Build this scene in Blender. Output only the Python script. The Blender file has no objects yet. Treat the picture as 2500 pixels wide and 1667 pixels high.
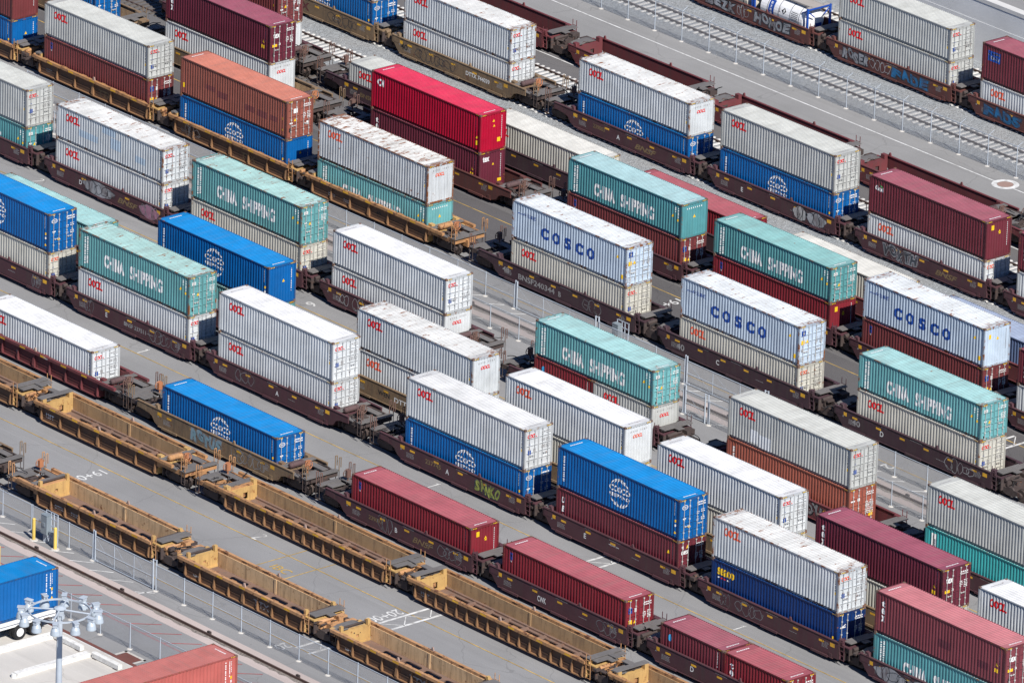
import bpy, bmesh, math, random
from mathutils import Matrix, Vector
random.seed(7)
S = bpy.context.scene
COL = S.collection
# ------------------------------------------------------------------ camera, sky, sun, exposure
cam_d = bpy.data.cameras.new('camera'); cam = bpy.data.objects.new('camera', cam_d); COL.objects.link(cam)
cam_d.sensor_fit = 'HORIZONTAL'; cam_d.sensor_width = 36.0; cam_d.lens = 25798.09562 / 2500 * 36.0
cam_d.clip_start = 10; cam_d.clip_end = 9000
cam.matrix_world = Matrix(((0.65051063, -0.28938755, 0.70220422, 511.36638421),
                           (0.7588247, 0.20874388, -0.61693684, -455.17775052),
                           (0.03195301, 0.93417388, 0.35538453, 260.53822942),
                           (0, 0, 0, 1)))
S.camera = cam
SUN_EL = math.radians(44.5); SUN_DIR = Vector((0.963 * math.cos(SUN_EL), -0.27 * math.cos(SUN_EL), math.sin(SUN_EL)))
wd = bpy.data.worlds.new('World'); S.world = wd; wd.use_nodes = True
wn = wd.node_tree; sky = wn.nodes.new('ShaderNodeTexSky'); sky.sky_type = 'NISHITA'; sky.sun_disc = False
sky.dust_density = .25; sky.ozone_density = 3.5; sky.air_density = 1.0; sky.sun_elevation = SUN_EL; sky.sun_rotation = math.atan2(SUN_DIR.x, SUN_DIR.y)
tint = wn.nodes.new('ShaderNodeMix'); tint.data_type = 'RGBA'; tint.blend_type = 'MULTIPLY'; tint.inputs[0].default_value = 1.0; tint.inputs[7].default_value = (.66, .90, 1.25, 1)
wn.links.new(sky.outputs[0], tint.inputs[6]); wn.links.new(tint.outputs[2], wn.nodes['Background'].inputs[0]); wn.nodes['Background'].inputs[1].default_value = 0.05
sun_d = bpy.data.lights.new('sun', 'SUN'); sun_d.energy = 5.0; sun_d.angle = math.radians(0.5); sun_d.color = (1.0, 0.96, 0.9)
sun = bpy.data.objects.new('sun', sun_d); COL.objects.link(sun); sun.location = (60, -40, 120)
sun.rotation_euler = SUN_DIR.to_track_quat('Z', 'Y').to_euler()
S.view_settings.view_transform = 'Standard'; S.view_settings.look = 'None'
S.view_settings.exposure = 0.36; S.view_settings.gamma = 1.0

# ------------------------------------------------------------------ materials
MATS = {}
def nd(nt, t, **kw):
    n = nt.nodes.new(t)
    for k, v in kw.items(): setattr(n, k, v)
    return n
def noise(nt, vec, scale, detail=4, rough=.55):
    n = nd(nt, 'ShaderNodeTexNoise'); n.inputs['Scale'].default_value = scale; n.inputs['Detail'].default_value = detail
    n.inputs['Roughness'].default_value = rough; nt.links.new(vec, n.inputs['Vector']); return n.outputs['Fac']
def mapped(nt, vec, sc):
    m = nd(nt, 'ShaderNodeVectorMath', operation='MULTIPLY'); nt.links.new(vec, m.inputs[0]); m.inputs[1].default_value = sc; return m.outputs[0]
def ramp(nt, fac, a, b, va=0., vb=1.):
    m = nd(nt, 'ShaderNodeMapRange'); nt.links.new(fac, m.inputs[0]); m.inputs[1].default_value = a; m.inputs[2].default_value = b
    m.inputs[3].default_value = va; m.inputs[4].default_value = vb; return m.outputs[0]
def mix(nt, fac, c1, c2, mode='MIX'):
    m = nd(nt, 'ShaderNodeMix', data_type='RGBA', blend_type=mode)
    if isinstance(fac, (int, float)): m.inputs[0].default_value = fac
    else: nt.links.new(fac, m.inputs[0])
    for i, c in ((6, c1), (7, c2)):
        if isinstance(c, tuple): m.inputs[i].default_value = (*c, 1)
        else: nt.links.new(c, m.inputs[i])
    return m.outputs[2]
def mul(nt, a, b):
    m = nd(nt, 'ShaderNodeMath', operation='MULTIPLY'); nt.links.new(a, m.inputs[0])
    if isinstance(b, (int, float)): m.inputs[1].default_value = b
    else: nt.links.new(b, m.inputs[1])
    return m.outputs[0]
def base_mat(key):
    m = bpy.data.materials.new(key); m.use_nodes = True; MATS[key] = m
    nt = m.node_tree; b = nt.nodes['Principled BSDF']; tc = nd(nt, 'ShaderNodeTexCoord'); oi = nd(nt, 'ShaderNodeObjectInfo')
    r = nd(nt, 'ShaderNodeMath', operation='MULTIPLY'); nt.links.new(oi.outputs['Random'], r.inputs[0]); r.inputs[1].default_value = 53.7
    a = nd(nt, 'ShaderNodeVectorMath', operation='ADD'); nt.links.new(tc.outputs['Object'], a.inputs[0]); nt.links.new(r.outputs[0], a.inputs[1])
    return m, nt, b, a.outputs[0], tc.outputs['Object']
def paint(key, col, rust=.1, dirt=.2, rough=.5, streak=(7, 7, .3), dirtcol=(.10, .085, .07), rustcol=(.20, .075, .03), var=.16, rscale=(1, 1, 1), metal=0., ends=0.):
    if key in MATS: return MATS[key]
    m, nt, b, v, raw = base_mat(key)
    c = mix(nt, ramp(nt, noise(nt, v, .8, 5), .3, .7), tuple(x * (1 - var) for x in col), tuple(min(1, x * (1 + var * .5)) for x in col))
    if dirt: c = mix(nt, ramp(nt, noise(nt, mapped(nt, v, streak), 1., 5, .65), .47, .78, 0, dirt * 1.6), c, dirtcol)
    if ends:                               # wear spreading from both ends of a roof
        sp = nd(nt, 'ShaderNodeSeparateXYZ'); nt.links.new(raw, sp.inputs[0]); ab = nd(nt, 'ShaderNodeMath', operation='ABSOLUTE'); nt.links.new(sp.outputs[0], ab.inputs[0])
        e = ramp(nt, ab.outputs[0], 4.9, 6.05, 0, ends); ad = nd(nt, 'ShaderNodeMath', operation='ADD'); nt.links.new(e, ad.inputs[0]); nt.links.new(noise(nt, v, 2.6, 8, .72), ad.inputs[1])
        c = mix(nt, ramp(nt, ad.outputs[0], .66, .74, 0, .85), c, rustcol)
    if rust:
        f = ramp(nt, noise(nt, mapped(nt, v, rscale), 2.3, 9, .72), .70 - .27 * rust, .76 - .27 * rust)
        c = mix(nt, f, c, rustcol)
    nt.links.new(c, b.inputs['Base Color']); b.inputs['Roughness'].default_value = rough; b.inputs['Metallic'].default_value = metal
    b.inputs['Specular IOR Level'].default_value = .35
    return m
def flat(key, col, rough=.6, var=.12, metal=0., dirt=.1):
    return paint(key, col, 0, dirt, rough, (3, 3, 3), var=var, metal=metal)
def ground_mat(key, col, spots=.35, streak=.22, bump=.2, grain=.10, cracks=True):
    m, nt, b, v, o = base_mat(key)
    c = mix(nt, ramp(nt, noise(nt, o, .13, 6), .3, .7), tuple(x * .86 for x in col), tuple(x * 1.1 for x in col))
    c = mix(nt, ramp(nt, noise(nt, mapped(nt, o, (.035, .9, 1)), 1., 6, .6), .5, .75, 0, streak), c, tuple(x * .55 for x in col))
    c = mix(nt, ramp(nt, noise(nt, mapped(nt, o, (.05, 1.6, 1)), 1.3, 4, .6), .56, .8, 0, streak), c, tuple(min(1, x * 1.45) for x in col))
    c = mix(nt, ramp(nt, noise(nt, o, .55, 3), .70, .78, 0, spots), c, tuple(x * .42 for x in col))
    c = mix(nt, ramp(nt, noise(nt, o, 2.1, 2), .74, .77, 0, spots * .9), c, tuple(x * .4 for x in col))
    g = noise(nt, o, 16, 3, .8)
    c = mix(nt, ramp(nt, g, .35, .65), mix(nt, grain, c, (.03, .03, .03)), mix(nt, grain * .7, c, (.8, .78, .75)))
    if cracks:
        vo = nd(nt, 'ShaderNodeTexVoronoi', feature='DISTANCE_TO_EDGE'); vo.inputs['Scale'].default_value = .12
        w = nd(nt, 'ShaderNodeVectorMath', operation='ADD'); nn = nd(nt, 'ShaderNodeTexNoise'); nn.inputs['Scale'].default_value = .8; nt.links.new(o, nn.inputs['Vector'])
        nt.links.new(o, w.inputs[0]); nt.links.new(nn.outputs['Color'], w.inputs[1]); nt.links.new(w.outputs[0], vo.inputs['Vector'])
        c = mix(nt, ramp(nt, vo.outputs['Distance'], .0, .006, .28, 0), c, tuple(x * .3 for x in col))
    nt.links.new(c, b.inputs['Base Color']); b.inputs['Roughness'].default_value = .9; b.inputs['Specular IOR Level'].default_value = .2
    bp = nd(nt, 'ShaderNodeBump'); bp.inputs['Strength'].default_value = bump; bp.inputs['Distance'].default_value = .02
    nt.links.new(g, bp.inputs['Height']); nt.links.new(bp.outputs[0], b.inputs['Normal'])
    return m
def gravel_mat(key, col):
    m, nt, b, v, o = base_mat(key)
    vo = nd(nt, 'ShaderNodeTexVoronoi'); vo.inputs['Scale'].default_value = 11; nt.links.new(o, vo.inputs['Vector'])
    c = mix(nt, ramp(nt, vo.outputs['Color'], .1, .9), tuple(x * .6 for x in col), tuple(x * 1.4 for x in col))
    c = mix(nt, ramp(nt, noise(nt, o, 3.2, 3, .7), .62, .7, 0, .45), c, tuple(x * 2.2 for x in col))
    c = mix(nt, ramp(nt, noise(nt, o, .25, 5), .35, .7, 0, .35), c, (.33, .30, .27))
    nt.links.new(c, b.inputs['Base Color']); b.inputs['Roughness'].default_value = .95
    bp = nd(nt, 'ShaderNodeBump'); bp.inputs['Strength'].default_value = .9; bp.inputs['Distance'].default_value = .07
    nt.links.new(vo.outputs['Distance'], bp.inputs['Height']); bp.invert = True; nt.links.new(bp.outputs[0], b.inputs['Normal'])
    return m
M_ASPH = ground_mat('asphalt', (.235, .234, .238), .45, .28); M_DARK = ground_mat('dark_asphalt', (.082, .078, .082), .3, .3)
M_ROAD = ground_mat('road_asphalt', (.245, .242, .24), .35, .26); M_ROADD = ground_mat('older_asphalt', (.115, .11, .113), .3, .3)
M_GRAV = gravel_mat('gravel', (.27, .29, .305)); M_GRAVD = gravel_mat('dusty_gravel', (.30, .28, .265))
M_CONC = ground_mat('concrete_slab', (.50, .475, .44), .25, .3, .15, .08); M_STRIP = ground_mat('pink_concrete', (.46, .385, .36), .4, .25, .2, .12, False)
M_WALLC = ground_mat('wall_concrete', (.68, .69, .70), .35, .1, .15, .08, False)
M_RUBB = gravel_mat('rubble', (.20, .17, .15))
YEL = flat('yellow_line_paint', (.50, .33, .09), .8, .4, 0, .5); WHL = flat('white_line_paint', (.66, .66, .65), .8, .25, 0, .45); REDL = flat('red_line_paint', (.40, .10, .10), .8, .3, 0, .5)
BLK = flat('black_rubber', (.016, .016, .018), .7); BLACK = flat('black_paint', (.02, .02, .022), .6, 0, 0, 0)
WHITE = flat('white_lettering', (.78, .78, .77), .6, .08, 0, .18); GREYTXT = flat('grey_lettering', (.34, .33, .33), .6, .2, 0, .3)
RED = flat('red_lettering', (.66, .016, .022), .5, .12, 0, .06); ORRED = flat('faded_red_lettering', (.74, .12, .06), .55, .15, 0, .1)
NAVY = flat('blue_lettering', (.012, .062, .30), .5, .15, 0, .1); YSTK = flat('yellow_sticker', (.80, .50, .015), .5, .1, 0, .1); GRN = flat('green_lettering', (.05, .35, .10), .5)
WSTK = flat('white_sticker', (.75, .75, .74), .5); GOLD = flat('gold_lettering', (.22, .15, .075), .7, .25, 0, .3); YREF = flat('yellow_reflector', (.78, .42, .03), .45, .3, 0, .3)
LBLU = flat('pale_blue_sticker', (.05, .35, .65), .5); ORNG = flat('orange_sticker', (.75, .25, .02), .5)
STEEL = flat('galvanised_steel', (.46, .51, .57), .45, .15, .1, .1); ZINC = flat('zinc_wire', (.50, .52, .54), .5, .1, .0)
RAILM = paint('rusty_rail_steel', (.075, .045, .038), .3, .3, .6); TIE = paint('concrete_tie', (.60, .585, .56), .05, .3, .85, (2, 8, 2)); WOOD = paint('dark_tie', (.10, .085, .075), .0, .4, .9)
PIPE = flat('handle_steel', (.55, .54, .52), .5, .2, .2)
# ------------------------------------------------------------------ mesh helper
class MB:
    def __init__(s): s.v = []; s.f = []; s.m = []; s.sm = []
    def face(s, pts, mi=0, smooth=False):
        i = len(s.v); s.v += [tuple(p) for p in pts]; s.f.append(tuple(range(i, i + len(pts)))); s.m.append(mi); s.sm.append(smooth)
    def box(s, x0, x1, y0, y1, z0, z1, mi=0):
        i = len(s.v); s.v += [(x, y, z) for z in (z0, z1) for y in (y0, y1) for x in (x0, x1)]
        for q in ((0, 2, 3, 1), (4, 5, 7, 6), (0, 1, 5, 4), (2, 6, 7, 3), (0, 4, 6, 2), (1, 3, 7, 5)):
            s.f.append(tuple(i + k for k in q)); s.m.append(mi); s.sm.append(False)
    def prism_y(s, prof, y0, y1, mi=0):   # prof: (x,z) polygon
        a = [(x, y0, z) for x, z in prof]; b = [(x, y1, z) for x, z in prof]; n = len(prof)
        s.face(a, mi); s.face(b[::-1], mi)
        for k in range(n): s.face([a[k], b[k], b[(k + 1) % n], a[(k + 1) % n]], mi)
    def prism_x(s, prof, x0, x1, mi=0):   # prof: (y,z) polygon
        a = [(x0, y, z) for y, z in prof]; b = [(x1, y, z) for y, z in prof]; n = len(prof)
        s.face(a[::-1], mi); s.face(b, mi)
        for k in range(n): s.face([a[k], a[(k + 1) % n], b[(k + 1) % n], b[k]], mi)
    def tube(s, p, q, r, n=8, mi=0, r2=None, caps=True):
        p = Vector(p); q = Vector(q); d = (q - p)
        if d.length < 1e-6: return
        u = d.orthogonal().normalized(); w = d.normalized().cross(u); r2 = r if r2 is None else r2
        A = [p + (u * math.cos(t) + w * math.sin(t)) * r for t in [2 * math.pi * k / n for k in range(n)]]
        B = [q + (u * math.cos(t) + w * math.sin(t)) * r2 for t in [2 * math.pi * k / n for k in range(n)]]
        for k in range(n): s.face([A[k], A[(k + 1) % n], B[(k + 1) % n], B[k]], mi, True)
        if caps: s.face(A[::-1], mi); s.face(B, mi)
    def path(s, pts, r, n=6, mi=0):
        for a, b in zip(pts, pts[1:]): s.tube(a, b, r, n, mi)
    def ring(s, c, axis, R, r, n=20, mi=0):
        ax = Vector(axis).normalized(); u = ax.orthogonal().normalized(); w = ax.cross(u); c = Vector(c)
        P = [c + (u * math.cos(t) + w * math.sin(t)) * R for t in [2 * math.pi * k / n for k in range(n)]]
        for k in range(n): s.tube(P[k], P[(k + 1) % n], r, 6, mi, caps=False)
    def lathe(s, prof, c, n=20, mi=0):    # prof (r,z)
        for (r0, z0), (r1, z1) in zip(prof, prof[1:]):
            for k in range(n):
                a, b = 2 * math.pi * k / n, 2 * math.pi * (k + 1) / n
                P = [(c[0] + r * math.cos(t), c[1] + r * math.sin(t), c[2] + z) for r, z, t in ((r0, z0, a), (r0, z0, b), (r1, z1, b), (r1, z1, a))]
                if r0 < 1e-6: P = [P[0], P[2], P[3]]
                elif r1 < 1e-6: P = P[:3]
                s.face(P, mi, True)
    def ribbon(s, pts, w, fn, mi=0):      # pts 2d; fn maps (u,v)->3d
        n = len(pts); L = []; R = []
        for i in range(n):
            a = Vector(pts[max(0, i - 1)]); b = Vector(pts[min(n - 1, i + 1)]); d = b - a
            d = d.normalized() if d.length > 1e-6 else Vector((1, 0)); nn = Vector((-d.y, d.x)) * w / 2; p = Vector(pts[i])
            L.append(p + nn); R.append(p - nn)
        for i in range(n - 1): s.face([fn(*R[i]), fn(*R[i + 1]), fn(*L[i + 1]), fn(*L[i])], mi)
    def mesh(s, name, nm=1):
        me = bpy.data.meshes.new(name); me.from_pydata(s.v, [], s.f)
        for _ in range(nm): me.materials.append(None)
        me.polygons.foreach_set('material_index', s.m); me.polygons.foreach_set('use_smooth', s.sm); me.update()
        return me
def put(name, me, mats, parent=None, loc=(0, 0, 0), **props):
    o = bpy.data.objects.new(name, me); COL.objects.link(o); o.location = loc
    if not isinstance(mats, (list, tuple)): mats = [mats]
    for i, m in enumerate(mats):
        if i < len(o.material_slots): o.material_slots[i].link = 'OBJECT'; o.material_slots[i].material = m
    if parent: o.parent = parent
    for k, v in props.items(): o[k] = v
    return o
def build(name, mb, mats, parent=None, loc=(0, 0, 0), **props):
    if not isinstance(mats, (list, tuple)): mats = [mats]
    return put(name, mb.mesh(name, len(mats)), mats, parent, loc, **props)
def thing(name, label, cat, loc=(0, 0, 0), rz=0, group=None):
    o = bpy.data.objects.new(name, None); COL.objects.link(o); o.location = loc; o.rotation_euler = (0, 0, rz); o.empty_display_size = .3
    o['label'] = label; o['category'] = cat
    if group: o['group'] = group
    return o
# ------------------------------------------------------------------ lettering
TCACHE = {}
def text2d(s, w=None, h=1., bold=.0, shear=0., space=1., line=1.):
    """flat polygons of a string, scaled to height h (and width w if given), lower left corner at 0,0"""
    key = (s, w, h, bold, shear, space)
    if key in TCACHE: return TCACHE[key]
    cu = bpy.data.curves.new('t', 'FONT'); cu.body = s; cu.size = 1; cu.offset = bold; cu.shear = shear; cu.space_character = space; cu.resolution_u = 3; cu.fill_mode = 'FRONT'; cu.space_line = line
    ob = bpy.data.objects.new('t', cu); me = bpy.data.meshes.new_from_object(ob)
    V = [(v.co.x, v.co.y) for v in me.vertices]; F = [tuple(p.vertices) for p in me.polygons if p.normal.z > 0 or True]
    bpy.data.objects.remove(ob); bpy.data.curves.remove(cu); bpy.data.meshes.remove(me)
    if not V: return [], []
    x0 = min(v[0] for v in V); x1 = max(v[0] for v in V); y0 = min(v[1] for v in V); y1 = max(v[1] for v in V)
    sy = h / (y1 - y0); sx = (w / (x1 - x0)) if w else sy
    V = [((x - x0) * sx, (y - y0) * sy) for x, y in V]; TCACHE[key] = (V, F); return V, F
def text_mb(mb, s, fn, mi=0, **kw):
    V, F = text2d(s, **kw); i = len(mb.v); mb.v += [fn(u, v) for u, v in V]
    for f in F: mb.f.append(tuple(i + k for k in f)); mb.m.append(mi); mb.sm.append(False)
# ------------------------------------------------------------------ shipping containers
W = 2.438; L40 = 12.192; L20 = 6.058; HC = 2.896; HS = 2.591
PITCH = .2845
def prof_y(x, x0, n):                     # inward depth of the corrugated side at x
    t = (x - x0) % PITCH
    if x < x0 or x > x0 + n * PITCH: return 0.
    if t < .076: return 0.
    if t < .147: return .037 * (t - .076) / .071
    if t < .2135: return .037
    return .037 * (PITCH - t) / .071
def corr_breaks(x0, n):
    return [x0 + k * PITCH + d for k in range(n) for d in (0, .076, .147, .2135)] + [x0 + n * PITCH]
MC = {}
def side_geo(L):
    n = int((L - .26) / PITCH); x0 = -n * PITCH / 2; return x0, n
def container_meshes(L, H):
    if (L, H) in MC: return MC[(L, H)]
    d = {}; hx = L / 2; hy = W / 2; x0, n = side_geo(L); yo = hy - .032
    fr = MB()
    for sx in (-1, 1):
        for sy in (-1, 1):
            X = sorted((sx * hx, sx * (hx - .14))); Y = sorted((sy * (hy - .002), sy * (hy - .10)))
            fr.box(X[0], X[1], Y[0], Y[1], .118, H - .118)
            X = sorted((sx * (hx + .003), sx * (hx - .178))); Y = sorted((sy * (hy + .003), sy * (hy - .162)))
            fr.box(X[0], X[1], Y[0], Y[1], 0, .118, 1); fr.box(X[0], X[1], Y[0], Y[1], H - .118, H + .006, 1)
        Y = .10
        X = sorted((sx * (hx - .004), sx * (hx - .10)))
        fr.box(X[0], X[1], -hy + .162, hy - .162, .02, .15); fr.box(X[0], X[1], -hy + .162, hy - .162, H - .14, H - .012)
    for sy in (-1, 1):
        Y = sorted((sy * (hy - .004), sy * (hy - .07))); fr.box(-hx + .178, hx - .178, Y[0], Y[1], H - .075, H - .008)
        Y = sorted((sy * (hy - .13), sy * (hy - .17))); fr.box(-hx + .14, hx - .14, Y[0], Y[1], .035, .235)
    fr.box(-hx + .12, hx - .12, -hy + .16, hy - .16, .08, .14)
    d['frame'] = fr.mesh('frame', 2)
    for sgn, nm in ((-1, 'near'), (1, 'far')):
        mb = MB(); br = corr_breaks(x0, n); br = [-hx + .1] + br + [hx - .1]
        pts = [(x, sgn * (yo - prof_y(min(max(x, x0 + 1e-5), x0 + n * PITCH - 1e-5), x0, n))) for x in br]
        # corrugations fade into a flat lip under the top rail
        for (xa, ya), (xb, yb) in zip(pts, pts[1:]):
            mb.face([(xa, ya, .225), (xb, yb, .225), (xb, yb, H - .13), (xa, ya, H - .13)] if sgn < 0 else [(xb, yb, .225), (xa, ya, .225), (xa, ya, H - .13), (xb, yb, H - .13)])
            yt = sgn * yo
            mb.face([(xa, ya, H - .13), (xb, yb, H - .13), (xb, yt, H - .07), (xa, yt, H - .07)] if sgn < 0 else [(xb, yb, H - .13), (xa, ya, H - .13), (xa, yt, H - .07), (xb, yt, H - .07)])
        d['side_' + nm] = mb.mesh('side_wall')
    rf = MB(); p = .209; m = int((L - 1.3) / p); r0 = -m * p / 2; xs = [(-hx + .09, 0)]
    for k in range(m): xs += [(r0 + k * p, 0), (r0 + k * p + .025, .026), (r0 + k * p + .125, .026), (r0 + k * p + .15, 0)]
    xs.append((hx - .09, 0))
    for (xa, za), (xb, zb) in zip(xs, xs[1:]):
        rf.face([(xa, -hy + .05, H - .028 + za), (xb, -hy + .05, H - .028 + zb), (xb, hy - .05, H - .028 + zb), (xa, hy - .05, H - .028 + za)])
    d['roof'] = rf.mesh('roof')
    for sgn, nm in ((1, 'pos'), (-1, 'neg')):
        mb = MB(); k = 9; p = (W - .22) / k; ys = []
        for i in range(k):
            y = -hy + .11 + i * p; ys += [(y, 0), (y + p * .55, 0), (y + p * .68, .045), (y + p * .87, .045)]
        ys.append((hy - .11, 0)); ys = [(-hy + .09, 0)] + ys + [(hy - .09, 0)]
        for (ya, a), (yb, b) in zip(ys, ys[1:]):
            q = [(sgn * (hx - .03 - a), ya, .14), (sgn * (hx - .03 - b), yb, .14), (sgn * (hx - .03 - b), yb, H - .12), (sgn * (hx - .03 - a), ya, H - .12)]
            mb.face(q if sgn > 0 else q[::-1])
        d['end_' + nm] = mb.mesh('end_wall')
    # door leaves for the +x end
    for sgn, nm in ((-1, 'l'), (1, 'r')):
        mb = MB(); ya, yb = sorted((sgn * .014, sgn * (hy - .112))); xf = hx - .022; xr = xf - .034; z0 = .16; z1 = H - .15; rows = 5
        mb.box(xr - .03, xr, ya, yb, z0, z1)
        mb.box(xr, xf, ya, ya + .06, z0, z1); mb.box(xr, xf, yb - .06, yb, z0, z1)
        for i in range(rows + 1):
            z = z0 + (z1 - z0 - .07) * i / rows; mb.box(xr, xf - .004, ya + .06, yb - .06, z, z + .07)
        d['door_' + nm] = mb.mesh('door')
        for j, fy in enumerate((.30, .74)):
            b = MB(); y = sgn * (.014 + (hy - .126) * fy); xx = xf + .03
            b.tube((xx, y, .10), (xx, y, H - .10), .020, 8)
            for z in (.12, .55, H * .5, H - .55, H - .14): b.box(xf, xx + .03, y - .05, y + .05, z - .04, z + .04)
            y2 = y + sgn * .34 * (1 if j == 0 else -1)
            b.tube((xx + .02, y, 1.0), (xx + .03, y2, .97), .016, 6); b.box(xf, xx + .03, y2 - .03, y2 + .03, .92, 1.02)
            d['bar_' + nm + str(j)] = b.mesh('locking_bar')
    g = MB(); xf = hx - .018
    g.box(xf - .03, xf + .002, -.013, .013, .16, H - .15)
    for y in (-hy + .104, hy - .104): g.box(xf - .03, xf, y - .008, y + .008, .16, H - .15)
    g.box(xf - .03, xf - .001, -hy + .112, hy - .112, .148, .16); g.box(xf - .03, xf - .001, -hy + .112, hy - .112, H - .15, H - .138)
    for i in range(1, 5):
        z = .16 + (H - .31 - .07) * i / 5; g.box(xf - .03, xf - .0045, -hy + .18, -.08, z - .014, z - .001); g.box(xf - .03, xf - .0045, .08, hy - .18, z - .014, z - .001)
    d['gasket'] = g.mesh('door_gasket')
    h = MB()                              # yellow and black warning stripes at the top corners
    for sy in (-1, 1):
        for k in range(6):
            y = sy * (hy - .20 - k * .06); Y = sorted((y, y - sy * .06))
            h.box(hx - .004, hx + .001, Y[0], Y[1], H - .10, H - .03, k % 2)
    for k in range(6): h.box(hx - .22 - k * .06 - .06, hx - .22 - k * .06, -hy + .0025, -hy + .02, H - .068, H - .02, k % 2)
    d['stripe'] = h.mesh('warning_stripe', 2)
    q = MB(); rn = random.Random(5)
    for sx in (-1, 1):
        y = -.55
        while y < .5:
            l = rn.choice((.06, .09, .13)); X = sorted((sx * (hx - .40), sx * (hx - .50))); q.face([(X[0], y, H - .024), (X[1], y, H - .024), (X[1], y + l, H - .024), (X[0], y + l, H - .024)]); y += l + .04
    d['rstencil'] = q.mesh('roof_stencil')
    MC[(L, H)] = d; return d
LOGO = {}
def side_logo(L, H, items, key):
    """lettering painted on the near side, bent over the corrugations. items: (string, x, z, kw, matindex) or ('poly', pts, matindex)"""
    if key in LOGO: return LOGO[key]
    x0, n = side_geo(L); mb = MB()
    for it in items:
        if it[0] in ('poly', 'patch'): mb.face([(x - L / 2, 0, z) for x, z in it[1]], it[2])
        elif it[0] == 'rib': mb.ribbon(it[1], it[2], lambda u, v: (u - L / 2, 0, v), it[3])
        else:
            s, x, z, kw, mi = it; text_mb(mb, s, lambda u, v: (x - L / 2 + u, 0, z + v), mi, **kw)
    nm = max(mb.m) + 1; me = mb.mesh('side_lettering', nm); bm = bmesh.new(); bm.from_mesh(me)
    xs = [v.co.x for v in bm.verts]; lo, hi = min(xs), max(xs)
    for b in corr_breaks(x0, n):
        if lo < b < hi:
            bmesh.ops.bisect_plane(bm, geom=bm.verts[:] + bm.edges[:] + bm.faces[:], dist=1e-5, plane_co=(b, 0, 0), plane_no=(1, 0, 0))
    for v in bm.verts: v.co.y = -(W / 2 - .032 - prof_y(v.co.x, x0, n)) - (.002 if items[0][0] == 'patch' else .004)
    for f in bm.faces:
        if f.normal.y > 0: f.normal_flip()
    bm.to_mesh(me); bm.free(); me.update(); LOGO[key] = me; return me
def end_logo(L, H, items, key, doors=True):
    if key in LOGO: return LOGO[key]
    mb = MB(); xx = L / 2 - .017 if doors else L / 2 - .027
    for it in items:
        if it[0] == 'poly': mb.face([(xx, y, z) for y, z in it[1]], it[2])
        elif it[0] == 'rib': mb.ribbon(it[1], it[2], lambda u, v: (xx, u, v), it[3])
        else:
            s, y, z, kw, mi = it; text_mb(mb, s, lambda u, v: (xx, y + u, z + v), mi, **kw)
    me = mb.mesh('end_lettering', max(mb.m) + 1); LOGO[key] = me; return me
def rect(a, b, w, h): return [(a, b), (a + w, b), (a + w, b + h), (a, b + h)]
def dashes(y, z, w, h, rows, mi, seed):   # a block of small stencilled print, far too small to read
    rnd = random.Random(seed); out = []
    for r in range(rows):
        zz = z - r * h * 1.9; x = y
        while x < y + w:
            l = rnd.choice((.05, .08, .12)); out.append(('poly', rect(x, zz, min(l, y + w - x), h), mi)); x += l + rnd.choice((.03, .05))
    return out
def vdashes(x, z0, z1, w, mi, seed):
    rnd = random.Random(seed); z = z1; out = []
    while z > z0:
        l = rnd.choice((.06, .08, .1)); out.append(('poly', rect(x, z - l, w, l), mi)); z -= l + rnd.choice((.03, .04, .09))
    return out
def tri(a, b, s): return [(a - s / 2, b), (a + s / 2, b), (a, b + s * .95)]
def globe(cx, cz, R):
    out = []
    for a0, a1 in ((.12, .95), (1.05, 1.45), (1.55, 1.95), (-1.0 + 1.05, -1 + 1.08)):
        out.append(('rib', [(cx + R * math.cos(math.pi * (a0 + (a1 - a0) * k / 16)), cz + R * .98 * math.sin(math.pi * (a0 + (a1 - a0) * k / 16))) for k in range(17)], .07, 0))
    for e in (.33, .72):
        for sg in (-1, 1):
            for a0, a1 in ((.14, .5), (1.5, 1.78)):
                out.append(('rib', [(cx + sg * e * R * abs(math.cos(math.pi * (a0 + (a1 - a0) * k / 10))), cz + R * .97 * math.sin(math.pi * (a0 + (a1 - a0) * k / 10))) for k in range(11)], .055, 0))
    return out
PATCH = {'owp': flat('faded_blue_patch', (.40, .50, .60), .55), 'owq': flat('fresh_grey_patch', (.66, .69, .72), .5), 'orp': flat('repaint_wine', (.17, .05, .05), .5), 'txp': flat('repaint_dark_wine', (.11, .025, .04), .5)}
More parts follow.
